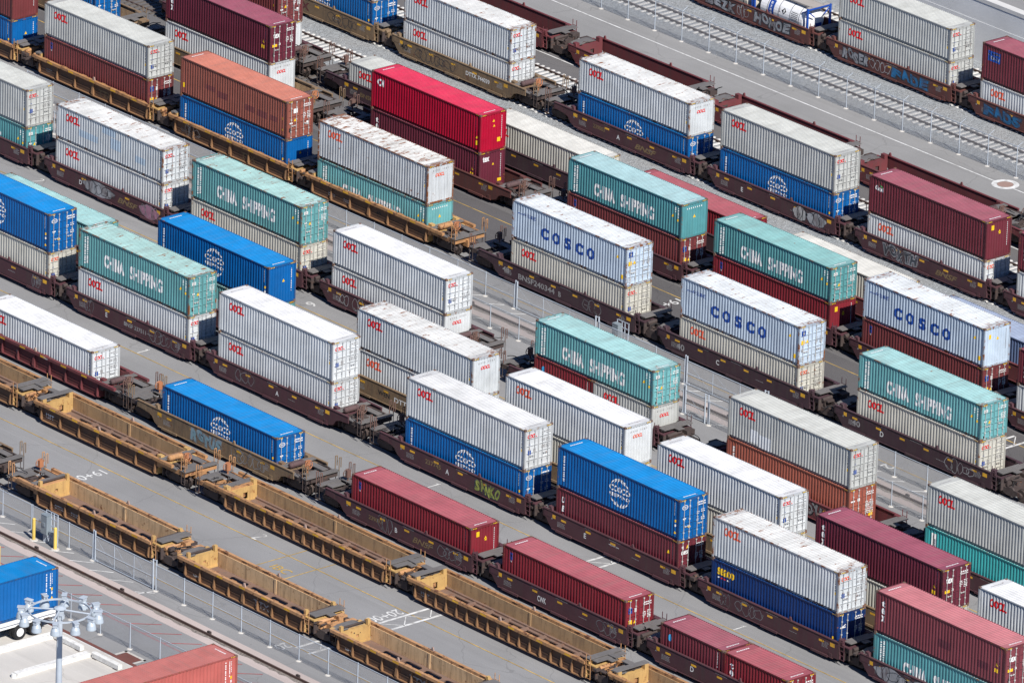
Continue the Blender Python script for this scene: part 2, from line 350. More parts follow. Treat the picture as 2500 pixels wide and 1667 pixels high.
def kind_items(kind, L, H):
    """-> side items, side mats, door items, door mats, blind items, blind mats"""
    hy = W / 2; sd = []; do = []; bl = []; sm = [WHITE, YSTK]; dm = [WHITE, YSTK, BLACK, NAVY]; bm_ = [WHITE, YSTK, BLACK]
    patch = {'owp': ((2.6, .9, 2.1, .5), (6.2, 1.0, 1.2, .8), (9.0, .8, 1.1, .5), (5.2, 1.9, 1.5, .5)), 'owq': ((2.2, .35, .75, .9), (3.0, .2, 1.3, .9)), 'orp': ((2.9, 1.25, 1.1, .36), (4.2, 1.0, 1.2, .5), (8.7, .9, 1.1, .5), (10.2, 1.0, .9, .4), (7.4, .95, 1.0, .45)), 'txp': ((5.9, 1.0, 1.2, .55), (9.6, .85, 1.0, .5))}.get(kind)
    pk = kind
    if patch: kind = kind[:2]
    if kind in ('ow', 'ow2'):
        red = RED if kind == 'ow' else ORRED
        sd = [('OOC', 1.06, H - 1.02, dict(w=1.16, h=.60, bold=.045, shear=.08, space=.9), 0), ('L', 2.14, H - 1.0, dict(w=.52, h=.58, bold=.05, shear=.1), 0)]
        sd += vdashes(L - .62, H - .9, H - .35, .05, 1, 3) + vdashes(L - .42, H - 1.3, H - .3, .05, 1, 4) + [('poly', rect(L - .42, H - 1.65, .1, .2), 2)]
        sm = [red, BLACK, YSTK]
        do = [('OOC', -hy + .24, H - .66, dict(w=.60, h=.27, bold=.045, shear=.1, space=.92), 0), ('L', -hy + .80, H - .65, dict(w=.26, h=.25, bold=.05, shear=.1), 0)]
        do += dashes(.30, H - .45, .34, .07, 1, 1, 5) + dashes(.66, H - .42, .36, .07, 2, 1, 6) + dashes(.3, H - .95, .28, .05, 2, 1, 7) + dashes(.68, H - .9, .3, .04, 4, 1, 8) + dashes(.3, H - 1.4, .3, .05, 3, 1, 9) + dashes(.68, H - 1.38, .3, .04, 4, 1, 10)
        do += [('poly', rect(-hy + .30, H - 1.82, .26, .3), 3), ('poly', rect(-hy + .78, H - 1.74, .2, .28), 4), ('poly', tri(-hy + .42, H - 1.15, .16), 3)]
        dm = [red, GREYTXT, YSTK, NAVY, GREYTXT]
        bl = [('OOCL', -hy + .75, H - .92, dict(w=.82, h=.25, bold=.05, shear=.2, space=.9), 0)]
        for k in range(9):
            if k != 4: bl.append(('poly', rect(-hy + .55 + k * .17, H - .48 - (k % 2) * .0, .06, .11), 1))
        bm_ = [red, GREYTXT]
    elif kind == 'cs':
        sd = [('CHINA', 2.80, H - 2.05, dict(w=2.2, h=.98, bold=.045, space=1.05), 0), ('SHIPPING', 5.66, H - 2.05, dict(w=3.55, h=.98, bold=.045, space=1.05), 0)]
        sd += vdashes(.62, H - 2.3, H - .45, .1, 0, 11) + vdashes(.86, H - 2.3, H - .35, .12, 0, 12) + vdashes(L - .75, H - .75, H - .35, .06, 0, 13) + vdashes(L - .45, H - 1.0, H - .35, .06, 0, 14) + [('poly', tri(L - .98, H - 1.15, .24), 1), ('poly', rect(L - .5, H - 1.35, .1, .18), 1)]
        do = [('poly', rect(-hy + .26, H - .62, .34, .22), 0), ('CS', -hy + .31, H - .58, dict(w=.24, h=.14, bold=.02), 3)] + dashes(.55, H - .45, .5, .07, 2, 0, 15) + dashes(.6, H - .95, .45, .05, 5, 0, 16) + [('poly', tri(-.42, H - 1.45, .24), 1), ('poly', rect(-hy + .3, H - 1.3, .22, .08), 0), ('poly', rect(-hy + .28, H - 2.5, .16, .24), 2)]
        bl = [('poly', tri(.0, H - 1.15, .26), 1)]
        for k in range(8): bl.append(('poly', rect(-hy + .5 + k * .19, H - .45, .07, .1), 0))
    elif kind == 'cb':
        cx = L / 2 + .1; cz = H - 1.42
        sd = globe(cx, cz, .98) + [('COSCO', cx - 1.02, cz + .02, dict(w=2.04, h=.42, bold=.03, space=.98), 0), ('SHIPPING', cx - .96, cz - .37, dict(w=1.9, h=.28, bold=.02, space=1.05), 0)]
        sd += vdashes(.52, H - 2.35, H - .55, .15, 0, 17) + vdashes(L - .55, H - 1.2, H - .3, .05, 0, 18) + [('poly', rect(L - .5, H - 1.65, .1, .18), 1), ('poly', rect(L - .5, H - 1.95, .1, .16), 0), ('poly', tri(L - .46, H - 2.45, .2), 1)]
        th = [2 * math.pi * k / 16 for k in range(17)]
        do = [('rib', [(-hy + .48 + .24 * math.cos(t), H - .58 + .15 * math.sin(t)) for t in th], .035, 0), ('COSCO', -hy + .28, H - .64, dict(w=.4, h=.12, bold=.02), 0), ('poly', rect(-.36, H - .66, .09, .17), 0), ('poly', rect(-hy + .32, H - 1.4, .26, .08), 0), ('poly', tri(-.33, H - 2.05, .26), 1)]
        do += dashes(.32, H - .5, .72, .09, 2, 0, 19) + dashes(.3, H - 1.15, .22, .06, 2, 0, 20) + dashes(.68, H - 1.05, .3, .07, 2, 0, 21) + dashes(.3, H - 1.65, .2, .05, 2, 0, 22) + dashes(.68, H - 1.6, .3, .07, 2, 0, 23)
        bl = [('poly', tri(.12, H - 1.3, .24), 1)] + [('poly', rect(hy - .42, H - .5 - k * .16, .05, .12 if k % 5 else .05), 0) for k in range(11)]
    elif kind == 'cw':
        sd = [(c, 3.06 + k * 1.225, H - 1.98, dict(w=.82, h=.86, bold=.055), 0) for k, c in enumerate('COSCO')]
        sd += [('\u4e2d\u8fdc\u96c6\u56e2', 1.2, H - .92, dict(w=1.25, h=.30, bold=.01), 0)] + [('poly', rect(.6 + k * .16, H - .86, .11, .07), 0) for k in range(5)]
        sd += [('poly', tri(L - 1.0, H - 1.0, .24), 1), ('poly', rect(L - .58, H - 2.4, .2, .32), 1)]
        sm = [NAVY, YSTK]
        do = [('poly', rect(-hy + .24, H - .75, .36, .4), 3), ('rib', [(-hy + .3, H - .62), (-hy + .4, H - .52), (-hy + .55, H - .5)], .09, 0), ('poly', rect(-hy + .22, H - 1.36, .3, .3), 1), ('poly', tri(-.46, H - 1.3, .27), 1), ('poly', rect(-hy + .27, H - 1.9, .17, .28), 4), ('poly', rect(-hy + .2, H - 2.6, .3, .3), 5)]
        do += dashes(.35, H - .45, .6, .06, 2, 2, 24) + dashes(.3, H - 1.1, .25, .05, 4, 2, 25) + dashes(.68, H - 1.1, .3, .05, 5, 2, 26)
        dm = [WHITE, YSTK, GREYTXT, NAVY, GREYTXT, STEEL]
        bl = [('poly', rect(-hy + .45, H - .85, .2, .32), 1), ('poly', tri(.05, H - 1.0, .26), 1)] + [('poly', rect(hy - .4, H - .45 - k * .15, .04, .1), 2) for k in range(10)]
        bm_ = [WHITE, YSTK, GREYTXT]
    else:                                  # dark red boxes and other colours
        if kind in ('mf', 'mg'):
            if kind == 'mf': sd = [('poly', rect(.68, H - .85, .26, .5), 2), ('poly', rect(.70, H - .6, .22, .1), 3), ('poly', rect(.7, H - 1.0, .2, .1), 0)]
            else: sd = [('Global', .62, H - .98, dict(w=.82, h=.36, bold=.03), 0), ('rib', [(.98 + .34 * math.cos(t), H - .8 + .3 * math.sin(t)) for t in [.2 + k * .17 for k in range(9)]], .07, 4)]
            sm = [WHITE, YSTK, NAVY, YSTK, GRN]
            do = [('poly', rect(-hy + .27, H - .98, .32, .4), 3), ('rib', [(-hy + .32, H - .9), (-hy + .42, H - .76), (-hy + .55, H - .72)], .08, 0), ('poly', rect(-.42, H - .95, .16, .28), 0), ('poly', rect(-hy + .28, H - 1.75, .32, .3), 1), ('poly', tri(-.38, H - 1.72, .26), 1)]
            bl = [('poly', rect(-hy + .5, H - .72, .26, .36), 1), ('poly', tri(.08, H - 1.0, .24), 1)]
        elif kind == 'tx':
            for k, c in enumerate('tex'): sd.append((c, .56, H - .95 - k * .5, dict(w=.32, h=.42, bold=.035), 0))
            sd += [('poly', rect(L - 1.02, H - 1.9, .3, .26), 1), ('poly', tri(L - .85, H - 1.45, .26), 1)]
            do = [('tex', -hy + .32, H - 1.02, dict(w=.62, h=.42, bold=.03), 0), ('poly', rect(-hy + .24, H - 1.68, .44, .2), 1), ('poly', rect(-.38, H - 1.6, .16, .14), 0), ('poly', rect(-hy + .3, H - 2.4, .15, .3), 2)]
            bl = [('tex', -hy + .34, H - .75, dict(w=.62, h=.42, bold=.03), 0), ('poly', rect(.55, H - 2.45, .36, .24), 1)]
        elif kind == 'rd':
            sd = [('C/\\I', .62, H - 1.0, dict(w=.78, h=.55, bold=.05, space=.8), 0), ('poly', rect(L - .52, H - 2.35, .2, .34), 1), ('poly', tri(L - .42, H - 1.85, .2), 1)]
            bl = [('poly', tri(.05, H - .72, .22), 1), ('poly', rect(.42, H - 2.3, .3, .32), 1)]
        elif kind == 'ue':
            for k, c in enumerate('UES'): sd.append((c, .55, H - .95 - k * .62, dict(w=.3, h=.42, bold=.04, shear=.2), 0))
            sd += [('poly', tri(L - 1.0, H - 1.1, .26), 1)]
            do = [('UES', -hy + .30, H - 1.0, dict(w=.62, h=.26, bold=.04, shear=.2), 0), ('poly', rect(-hy + .34, H - .55, .14, .16), 0), ('poly', tri(-.38, H - .6, .26), 1), ('poly', rect(-hy + .3, H - 2.0, .3, .26), 0)]
        elif kind == 'sc':
            sd = [('seaco', .55, H - .95, dict(w=1.6, h=.5, bold=.03, space=1.0), 1)] + [('poly', rect(.6 + .3 * k, H - 1.18, .2, .09), (0, 2, 2, 0)[k]) for k in range(4)] + [('poly', rect(L - .48, H - 1.9, .1, .3), 1), ('poly', tri(L - .43, H - 2.4, .22), 1)]
            sm = [WHITE, YSTK, RED]
            do = [('rib', [(-hy + .3, H - .95), (-hy + .55, H - .9), (-hy + .75, H - .8)], .06, 0), ('poly', rect(-hy + .28, H - 1.02, .46, .08), 0), ('poly', rect(-hy + .4, H - 2.5, .3, .3), 0)]
        elif kind == 'or':
            sd = [('poly', rect(.28, H - 2.25, .16, .36), 1), ('poly', tri(L - .55, H - 2.3, .2), 1), ('poly', rect(L - .6, H - 1.5, .1, .2), 1)]
            do = [('poly', rect(-hy + .62, H - .98, .38, .34), 0), ('poly', rect(-hy + .28, H - 1.75, .26, .1), 0), ('poly', tri(-.45, H - 1.6, .24), 1), ('poly', rect(-hy + .24, H - 2.35, .18, .3), 2), ('poly', rect(.62, H - 2.05, .18, .26), 0)]
        elif kind == 'co':
            sd = vdashes(.6, H - 1.6, H - .5, .16, 0, 30)
            do = [('poly', rect(-.42, H - .95, .2, .22), 0), ('poly', rect(-hy + .2, H - .92, .36, .1), 0), ('poly', rect(.62, H - 2.2, .34, .34), 1)] + dashes(.3, H - 1.3, .7, .07, 6, 0, 31)
        elif kind == 'bk':
            sd = [('poly', rect(.62, H - 1.25, 1.25, .8), 2), ('BEACON', .92, H - 1.1, dict(w=.86, h=.26, bold=.05), 0), ('poly', [(.98, H - .72), (1.8, H - .66), (1.8, H - .52), (.98, H - .62)], 1), ('poly', rect(.7, H - 1.1, .08, .55), 0), ('poly', rect(.64, H - .8, .2, .1), 0)]
            sm = [WHITE, YSTK, NAVY]
        elif kind == 'tl':
            sd = [('poly', rect(.62, H - 1.45, .42, 1.1), 0), ('poly', rect(.70, H - 1.3, .1, .8), 2), ('poly', rect(.86, H - 1.4, .1, .7), 2)]; sm = [WHITE, YSTK, NAVY]
        elif kind in ('cb2', 'mx'):
            sd = vdashes(L - .95, H - 1.9, H - .3, .07, 0, 40) + vdashes(L - .5, H - 1.1, H - .3, .06, 0, 41) + [('poly', rect(L - .55, H - 1.5, .16, .2), 1), ('poly', rect(L - .53, H - 1.75, .12, .18), 0), ('poly', tri(L - (1.3 if kind == 'mx' else .48), H - 2.15, .3), 1)]
        elif kind == 'm20':
            sd = [('poly', [(.9 + .16 * math.cos(t), H - .8 + .24 * math.sin(t)) for t in [math.pi * k / 8 for k in range(16)]], 2)]; sm = [WHITE, YSTK, LBLU]
        do += dashes(.38, H - .5, .62, .08, 2, 0, 27) + dashes(.3, H - 1.15, .25, .06, 3, 0, 28) + dashes(.68, H - 1.1, .3, .06, 5, 0, 29)
        sd += vdashes(L - .62, H - 1.3, H - .3, .045, 0, 32)
        bl += [('poly', rect(hy - .42, H - .45 - k * .15, .04, .1), 0) for k in range(12)] + [('poly', tri(.1, H - 1.1, .2), 1)]
    if patch: sm = sm + [PATCH[pk]]; sd += [('patch', rect(a, b, c, d), len(sm) - 1) for a, b, c, d in patch]
    return sd, sm, do, dm, bl, bm_
RCOL = dict(rust=(.24, .09, .035))
def cmats(style):
    """side, roof, frame paint of a container"""
    st = {  # colour, roof colour, rust side, rust roof, dirt
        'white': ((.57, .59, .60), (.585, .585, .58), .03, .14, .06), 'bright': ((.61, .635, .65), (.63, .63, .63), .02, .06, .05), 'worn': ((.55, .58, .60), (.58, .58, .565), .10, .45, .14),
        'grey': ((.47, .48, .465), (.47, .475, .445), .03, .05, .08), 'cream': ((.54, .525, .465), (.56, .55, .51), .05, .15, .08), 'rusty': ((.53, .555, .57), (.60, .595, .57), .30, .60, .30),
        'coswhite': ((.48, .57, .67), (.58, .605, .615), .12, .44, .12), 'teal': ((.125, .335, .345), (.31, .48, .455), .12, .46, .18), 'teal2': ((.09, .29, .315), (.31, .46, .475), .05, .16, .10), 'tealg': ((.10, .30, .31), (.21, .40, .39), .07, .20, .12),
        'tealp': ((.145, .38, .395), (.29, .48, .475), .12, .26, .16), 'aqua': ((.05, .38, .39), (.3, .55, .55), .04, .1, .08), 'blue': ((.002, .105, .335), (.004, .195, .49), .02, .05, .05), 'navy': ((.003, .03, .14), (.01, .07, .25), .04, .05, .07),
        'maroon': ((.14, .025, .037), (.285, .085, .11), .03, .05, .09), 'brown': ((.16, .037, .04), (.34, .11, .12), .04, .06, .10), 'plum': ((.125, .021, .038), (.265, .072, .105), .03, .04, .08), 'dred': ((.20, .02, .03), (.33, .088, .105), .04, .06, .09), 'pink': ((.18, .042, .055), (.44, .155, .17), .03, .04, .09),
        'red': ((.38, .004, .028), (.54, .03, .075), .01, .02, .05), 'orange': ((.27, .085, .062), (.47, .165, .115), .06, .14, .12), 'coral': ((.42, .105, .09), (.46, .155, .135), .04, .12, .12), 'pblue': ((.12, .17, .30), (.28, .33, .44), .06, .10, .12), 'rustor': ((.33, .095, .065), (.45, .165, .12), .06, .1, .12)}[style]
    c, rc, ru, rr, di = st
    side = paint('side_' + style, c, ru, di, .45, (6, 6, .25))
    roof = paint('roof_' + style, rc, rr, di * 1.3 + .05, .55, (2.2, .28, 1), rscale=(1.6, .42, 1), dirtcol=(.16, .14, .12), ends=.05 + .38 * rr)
    frame = paint('frame_' + style, tuple(x * .74 for x in c), min(1, .34 + ru * 1.2 + rr * .5), .3, .55)
    return side, roof, frame
CAST = paint('corner_casting_steel', (.16, .10, .075), .5, .3, .7)
NCONT = 0
def deco(t, pre, items, mats, fn):
    mi = lambda it: it[-1]
    q = [it for it in items if it[0] == 'patch']; a = [it for it in items if it[0] not in ('poly', 'patch')]; p = [it for it in items if it[0] == 'poly']
    for nm, sub in ((pre + 'lettering', a), ('warning_sticker', [it for it in p if mats[mi(it)] is YSTK]), (pre + 'stencil', [it for it in p if mats[mi(it)] is not YSTK]), ('repainted_patch', q)):
        if sub: put(nm, fn(sub, nm), mats, t)
def container(x, row_y, z, kind, style, H, end, label, L=L40, rot=0., name='shipping_container', group='shipping containers on the rail cars'):
    """x = left end, row_y = near face; end: D doors / E blind wall towards +x"""
    global NCONT; NCONT += 1
    t = thing(name, label, 'container', (x + L / 2, row_y + W / 2, z) if not rot else (x, row_y, z), rot, group)
    d = container_meshes(L, H); side, roof, frame = cmats(style)
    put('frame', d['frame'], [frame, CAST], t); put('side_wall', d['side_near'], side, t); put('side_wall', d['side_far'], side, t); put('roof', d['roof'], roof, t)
    sd, sm, do, dm, bl, bm_ = kind_items(kind, L, H)
    deco(t, 'side_', sd, sm, lambda it, k: side_logo(L, H, it, (kind, L, H, 's', k)))
    put('warning_stripe', d['stripe'], [YSTK, BLACK], t)
    put('roof_stencil', d['rstencil'], GREYTXT if style in ('white', 'bright', 'grey', 'cream', 'worn', 'rusty', 'coswhite') else WHITE, t)
    if end == 'D':
        for q in 'lr':
            o = put('door', d['door_' + q], side, t)
            for j in (0, 1): put('locking_bar', d['bar_' + q + str(j)], PIPE if style not in ('white', 'bright', 'grey', 'cream', 'worn') else frame, o)
        put('door_gasket', d['gasket'], BLK, t); put('end_wall', d['end_neg'], side, t)
        deco(t, 'door_', do, dm, lambda it, k: end_logo(L, H, it, (kind, L, H, 'd', k)))
    else:
        put('end_wall', d['end_pos'], side, t); put('end_wall', d['end_neg'], side, t)
        deco(t, 'end_', bl, bm_, lambda it, k: end_logo(L, H, it, (kind, L, H, 'b', k), False))
    return t
# ------------------------------------------------------------------ articulated well cars
CAR = {'brown': ((.088, .036, .045), .10), 'dark': ((.062, .032, .042), .10), 'yellow': ((.43, .225, .10), .6), 'gold': ((.48, .26, .125), .55), 'tan': ((.22, .15, .09), .45), 'redbrown': ((.155, .040, .045), .06), 'rustred': ((.125, .045, .04), .2)}
def car_mats(k):
    c, r = CAR[k]
    body = paint('car_' + k, c, r, .35, .65, (3, 3, .4), (.075, .06, .05), (.15, .065, .035))
    web = paint('web_' + k, (.125, .068, .042), .4, .4, .75, (2, 2, .5), (.05, .042, .04), (.17, .08, .04)) if k in ('yellow', 'gold') else paint('web_' + k, tuple(x * .9 for x in c), r, .4, .75, (3, 3, .4), (.06, .05, .045), (.13, .06, .04))  # yellow and gold webs: shade under the top chord put into the brown
    inner = paint('inner_' + k, (.62, .43, .25) if k == 'gold' else (.43, .28, .15), .4, .6, .7, (3, 3, .4), (.20, .13, .08), (.2, .09, .045)) if k in ('yellow', 'gold', 'tan') else body
    floor = paint('floor_' + k, (.20, .125, .095), .5, .4, .8, (2, 2, 2), (.12, .1, .09), (.17, .08, .05)) if k in ('yellow', 'gold', 'tan') else web
    return body, web, inner, floor
GRATE = paint('grey_grating', (.15, .14, .135), .25, .3, .7, (4, 4, 4), (.08, .07, .065), (.13, .07, .05)); UNDER = paint('underframe_grime', (.062, .045, .042), .4, .4, .8, (3, 3, 3), (.1, .085, .075), (.12, .06, .04))
WHEEL = paint('wheel_steel', (.07, .052, .046), .4, .3, .6); HOSE = flat('hose_rubber', (.02, .02, .022), .6); ORW = paint('orange_brake_wheel', (.42, .17, .08), .4, .3); TANKM = paint('air_tank', (.10, .06, .06), .2, .3, .6)
CM = {}
def sill(a, eL, eR, sgn, kind, ribbed, chord=1.52, sp=1.9):
    key = ('sill', a, eL, eR, sgn, ribbed, sp)
    if key in CM: return CM[key]
    mb = MB(); y = lambda p, q: sorted((sgn * p, sgn * q)); T = chord
    lo = .36
    xl = -a - (.72 if eL == 'a' else 2.1); xr = a + (.28 if eR == 'a' else 1.9)
    if not ribbed:
        pl = [(xl, T), (xl, 1.0), (-a - (.45 if eL == 'a' else .75), .95), (-a - .1, .55), (-a + .12, lo)] if eL == 'a' else [(xl, T), (xl, 1.06), (-a - .9, 1.0), (-a - .5, .86), (-a - .2, .5), (-a + .1, lo)]
        pr = [(xr, lo + .04), (xr, T)] if eR == 'a' else [(a - .1, lo), (a + .3, .5), (a + .6, .86), (a + 1., 1.0), (xr, 1.06), (xr, T)]
        mb.prism_y(pl + pr, *y(1.50, 1.42), 1)
        mb.box(xl + .01, xr - .01, *y(1.535, 1.36), T, T + .05); mb.box(-a + .2, a - .2, *y(1.56, 1.40), lo - .05, lo)
        for k in range(-2, 3):
            if abs(k) != 1: mb.box(k * a / 2.6 - .8, k * a / 2.6 + .8, *y(1.60, 1.52), lo - .1, lo + .05)
        mb.box(xl + .12, xl + .95, *y(1.512, 1.5), 1.08, T - .04); mb.box(a - .6, a - .3, *y(1.53, 1.5), lo, .62, 1)
    else:
        mb.box(xl, xr, *y(1.56, 1.34), T - .17, T + .03)
        mb.prism_y([(-a - .35, T - .17), (-a - .1, .7), (-a + .1, lo), (a - .1, lo), (a + .1, .7), (a + .35, T - .17)], *y(1.36, 1.30), 1)
        mb.box(-a + .1, a - .1, *y(1.50, 1.30), lo - .06, lo, 2)
        mb.box(-a + .02, a - .02, *y(1.40, 1.36), .70, .76, 1)
        n = 2 * int(round(a / sp))
        for k in range(n + 1):
            x = -a + 2 * a * k / n
            w = .05 if k != n // 2 else .11
            mb.prism_x([(sgn * 1.36, T - .17), (sgn * 1.42, T - .17), (sgn * 1.54, lo + .12), (sgn * 1.50, lo), (sgn * 1.36, lo)][::1 if sgn < 0 else -1], x - w, x + w, 2)
            if k == n // 2: mb.box(x - .3, x + .3, *y(1.375, 1.36), lo + .02, T - .2, 1)
        for k in range(6):
            x = -a + .6 + (2 * a - 1.2) * k / 5; mb.box(x - .25, x + .25, *y(1.345, 1.30), T + .031, T + .05)
    CM[key] = mb.mesh('side_sill', 3); return CM[key]
def floor_mesh(a, big):
    key = ('floor', a, big)
    if key in CM: return CM[key]
    mb = MB(); z0, z1 = .26, .34
    if big:                                # few large openings, plate at both ends
        e = 1.9; mb.box(-a, -a + e, -1.3, 1.3, z0, z1); mb.box(a - e, a, -1.3, 1.3, z0, z1)
        mb.box(-a + e, a - e, 1.02, 1.3, z0, z1); mb.box(-a + e, a - e, -1.3, -1.02, z0, z1)
        n = 4; L = (2 * a - 2 * e)
        for k in range(1, n):
            x = -a + e + L * k / n; mb.box(x - .17, x + .17, -1.02, 1.02, z0 + .002, z1 + .01)
        for k in range(n):
            xa = -a + e + L * k / n + (.17 if k else 0); xb = -a + e + L * (k + 1) / n - (.17 if k < n - 1 else 0)
            for (x, s) in ((xa, 1), (xb, -1)):
                for sy in (-1, 1):
                    c = Vector((x + s * .35, sy * .67)); pts = [(x, sy * 1.02)] + [(c.x - s * .35 * math.cos(t), c.y + sy * .35 * math.sin(t)) for t in [math.pi / 2 * j / 5 for j in range(5, -1, -1)]]
                    mb.face([(p[0], p[1], z1) for p in pts]); 
    else:
        mb.box(-a, a, .90, 1.3, z0, z1); mb.box(-a, a, -1.3, -.90, z0, z1); mb.box(-a, -a + 1.3, -.90, .90, z0, z1); mb.box(a - 1.3, a, -.90, .90, z0, z1)
        n = int(a / .94); L = 2 * a - 2.6
        for k in range(1, n):
            x = -a + 1.3 + L * k / n; mb.box(x - .16, x + .16, -.90, .90, z0 + .002, z1 - .002); mb.box(x - .1, x + .1, -1.29, 1.29, z1, z1 + .07)
        mb.box(-a, a, 1.12, 1.29, z1, z1 + .12); mb.box(-a, a, -1.29, -1.12, z1, z1 + .12)
    CM[key] = mb.mesh('well_floor'); return CM[key]
def bulkhead_mesh(a, sgn, kind):
    key = ('bulk', a, sgn, kind)
    if key in CM: return CM[key]
    mb = MB(); X = lambda p, q: sorted((sgn * p, sgn * q)); top = 1.36 if kind == 'box' else 1.42; f0, f1 = a + .02, a + .09
    if kind == 'box':
        hz0, hz1, hy0, hy1 = .52, .98, .10, .48
    else: hz0, hz1, hy0, hy1 = .80, 1.0, .08, .30
    mb.box(*X(f0, f1), -1.29, -hy1 if False else hy0, .30, top); mb.box(*X(f0, f1), hy1, 1.29, .30, top); mb.box(*X(f0, f1), hy0, hy1, .30, hz0); mb.box(*X(f0, f1), hy0, hy1, hz1, top)
    mb.box(*X(f1, f1 + 1.0), -1.28, 1.28, top - .08, top); mb.box(*X(f1 + .93, f1 + 1.0), -1.28, 1.28, .5, top - .08, 1)
    mb.box(*X(f1 + .4, f1 + .5), -1.2, 1.2, .35, top - .1, 1)
    mb.box(*X(f0 - .03, f0), -1.29, 1.29, .34, .46)
    if kind == 'box':
        for s in (-1, 1): mb.box(*X(f1 - .05, f1 + .35), *sorted((s * 1.29, s * .98)), top, 1.70)
        mb.path([(sgn * (a + .3), -.6, 1.45), (sgn * (a + .45), -.2, 1.55), (sgn * (a + .3), .3, 1.42), (sgn * (a + .5), .7, 1.5)], .03, 6, 1); mb.path([(sgn * (a + .6), -.7, 1.4), (sgn * (a + .3), 0, 1.5), (sgn * (a + .7), .6, 1.44)], .025, 6, 1)
    else:
        for s in (-1, 1): mb.box(*X(f0 - .02, f1 + .12), *sorted((s * 1.24, s * 1.02)), top, 1.84)
        mb.tube((sgn * (a + .28), -1.0, 1.62), (sgn * (a + .28), 1.0, 1.62), .07, 10, 1)
    CM[key] = mb.mesh('bulkhead', 2); return CM[key]
def bogie(parent, x, mats):
    if 'bogie' not in CM:
        mb = MB()
        for s in (-1, 1):
            Y = sorted((s * .92, s * 1.06)); mb.prism_y([(-1.12, .55), (-.95, .68), (-.4, .70), (-.25, .82), (.25, .82), (.4, .70), (.95, .68), (1.12, .55), (1.08, .38), (.72, .40), (.35, .22), (-.35, .22), (-.72, .40), (-1.08, .38)], *Y)
            for k in (-.16, 0, .16): mb.tube((k, s * 1.0, .3), (k, s * 1.0, .66), .06, 8)
        mb.box(-.22, .22, -1.0, 1.0, .50, .78); mb.box(-1.0, 1.0, -.05, .05, .3, .36)
        for ax in (-.89, .89): mb.tube((ax, -1.02, .43), (ax, 1.02, .43), .08, 8)
        CM['bogie'] = mb.mesh('bogie')
        w = MB(); w.tube((0, -.07, 0), (0, .07, 0), .42, 20); w.tube((0, .06, 0), (0, .09, 0), .455, 20); w.tube((0, -.10, 0), (0, -.07, 0), .16, 12)
        CM['wheel'] = w.mesh('wheel')
    b = put('bogie', CM['bogie'], UNDER, parent, (x, 0, .05))
    for ax in (-.89, .89):
        for s in (-1, 1):
            o = put('wheel', CM['wheel'], WHEEL, b, (ax, s * .755, .43))
            if s > 0: o.rotation_euler = (0, 0, math.pi)
    return b
def cached(key, fn):
    if key not in CM:
        mb = MB(); nm = fn(mb) or 1; CM[key] = mb.mesh(key[0] if isinstance(key, tuple) else key, nm)
    return CM[key]
def ladder_fn(mb):
    for x in (0, .42): mb.tube((x, 0, .42), (x, 0, 2.08), .028, 6)
    for k in range(5): mb.tube((0, 0, .46 + k * .3), (.42, 0, .46 + k * .3), .022, 6)
def rail_fn(mb):                          # U shaped grab iron
    mb.path([(0, 0, 0), (0, 0, .95), (.0, .16, .95), (0, .16, .25)], .032, 6)
def wheel_fn(mb):
    mb.ring((0, 0, 0), (1, 0, .15), .30, .028, 18); mb.ring((0, 0, 0), (1, 0, .15), .08, .03, 10)
    for k in range(6):
        t = k * math.pi / 3; mb.tube((0, 0, 0), (0, .29 * math.cos(t), .29 * math.sin(t)), .018, 5)
    mb.box(-.24, -.03, -.16, .16, -.26, .24); mb.tube((-.12, 0, -.25), (-.12, 0, -.85), .05, 8)
def tank_fn(mb):
    mb.tube((0, -.55, 0), (0, .55, 0), .20, 16); mb.tube((0, -.62, 0), (0, -.55, 0), .12, 16, r2=.2); mb.tube((0, .55, 0), (0, .62, 0), .2, 16, r2=.12)
    for y in (-.35, .35): mb.ring((0, y, 0), (0, 1, 0), .205, .015, 16); mb.box(-.1, .1, y - .03, y + .03, -.36, -.15)
def hoses(parent, x, y, z, mats, seed, n=6, sp=.7):
    rnd = random.Random(seed); mb = MB()
    for _ in range(n):
        p = Vector((x + rnd.uniform(-sp, sp), y + rnd.uniform(-.9, .9), z + rnd.uniform(-.25, .1))); pts = [p]
        d = Vector((rnd.uniform(-1, 1), rnd.uniform(-1, 1), rnd.uniform(-.2, .5))).normalized()
        for k in range(6): d = (d + Vector((rnd.uniform(-.6, .6), rnd.uniform(-.6, .6), rnd.uniform(-.5, .2)))).normalized(); p = p + d * .17; pts.append(p.copy())
        mb.path(pts, rnd.choice((.02, .028, .035)), 6)
    return build('air_hose', mb, mats, parent)
def junk(parent, x, mats, seed, z=1.05):
    """brake rigging, brackets and boxes between the deck plates"""
    rnd = random.Random(seed); mb = MB()
    for _ in range(9):
        bx, by, bz = x + rnd.uniform(-.75, .75), rnd.uniform(-1.1, 1.1), z + rnd.uniform(-.25, .2); w, d, h = rnd.uniform(.08, .3), rnd.uniform(.08, .4), rnd.uniform(.06, .22)
        mb.box(bx - w, bx + w, by - d, by + d, bz, bz + h)
    for _ in range(6):
        bx, by = x + rnd.uniform(-.6, .6), rnd.uniform(-1., .3); mb.tube((bx, by, z + .15), (bx + rnd.uniform(-.5, .5), by + rnd.uniform(.2, 1.), z + rnd.uniform(0, .3)), rnd.choice((.03, .05, .07)), 7)
    return build('brake_rigging', mb, mats, parent)
CARN = 0
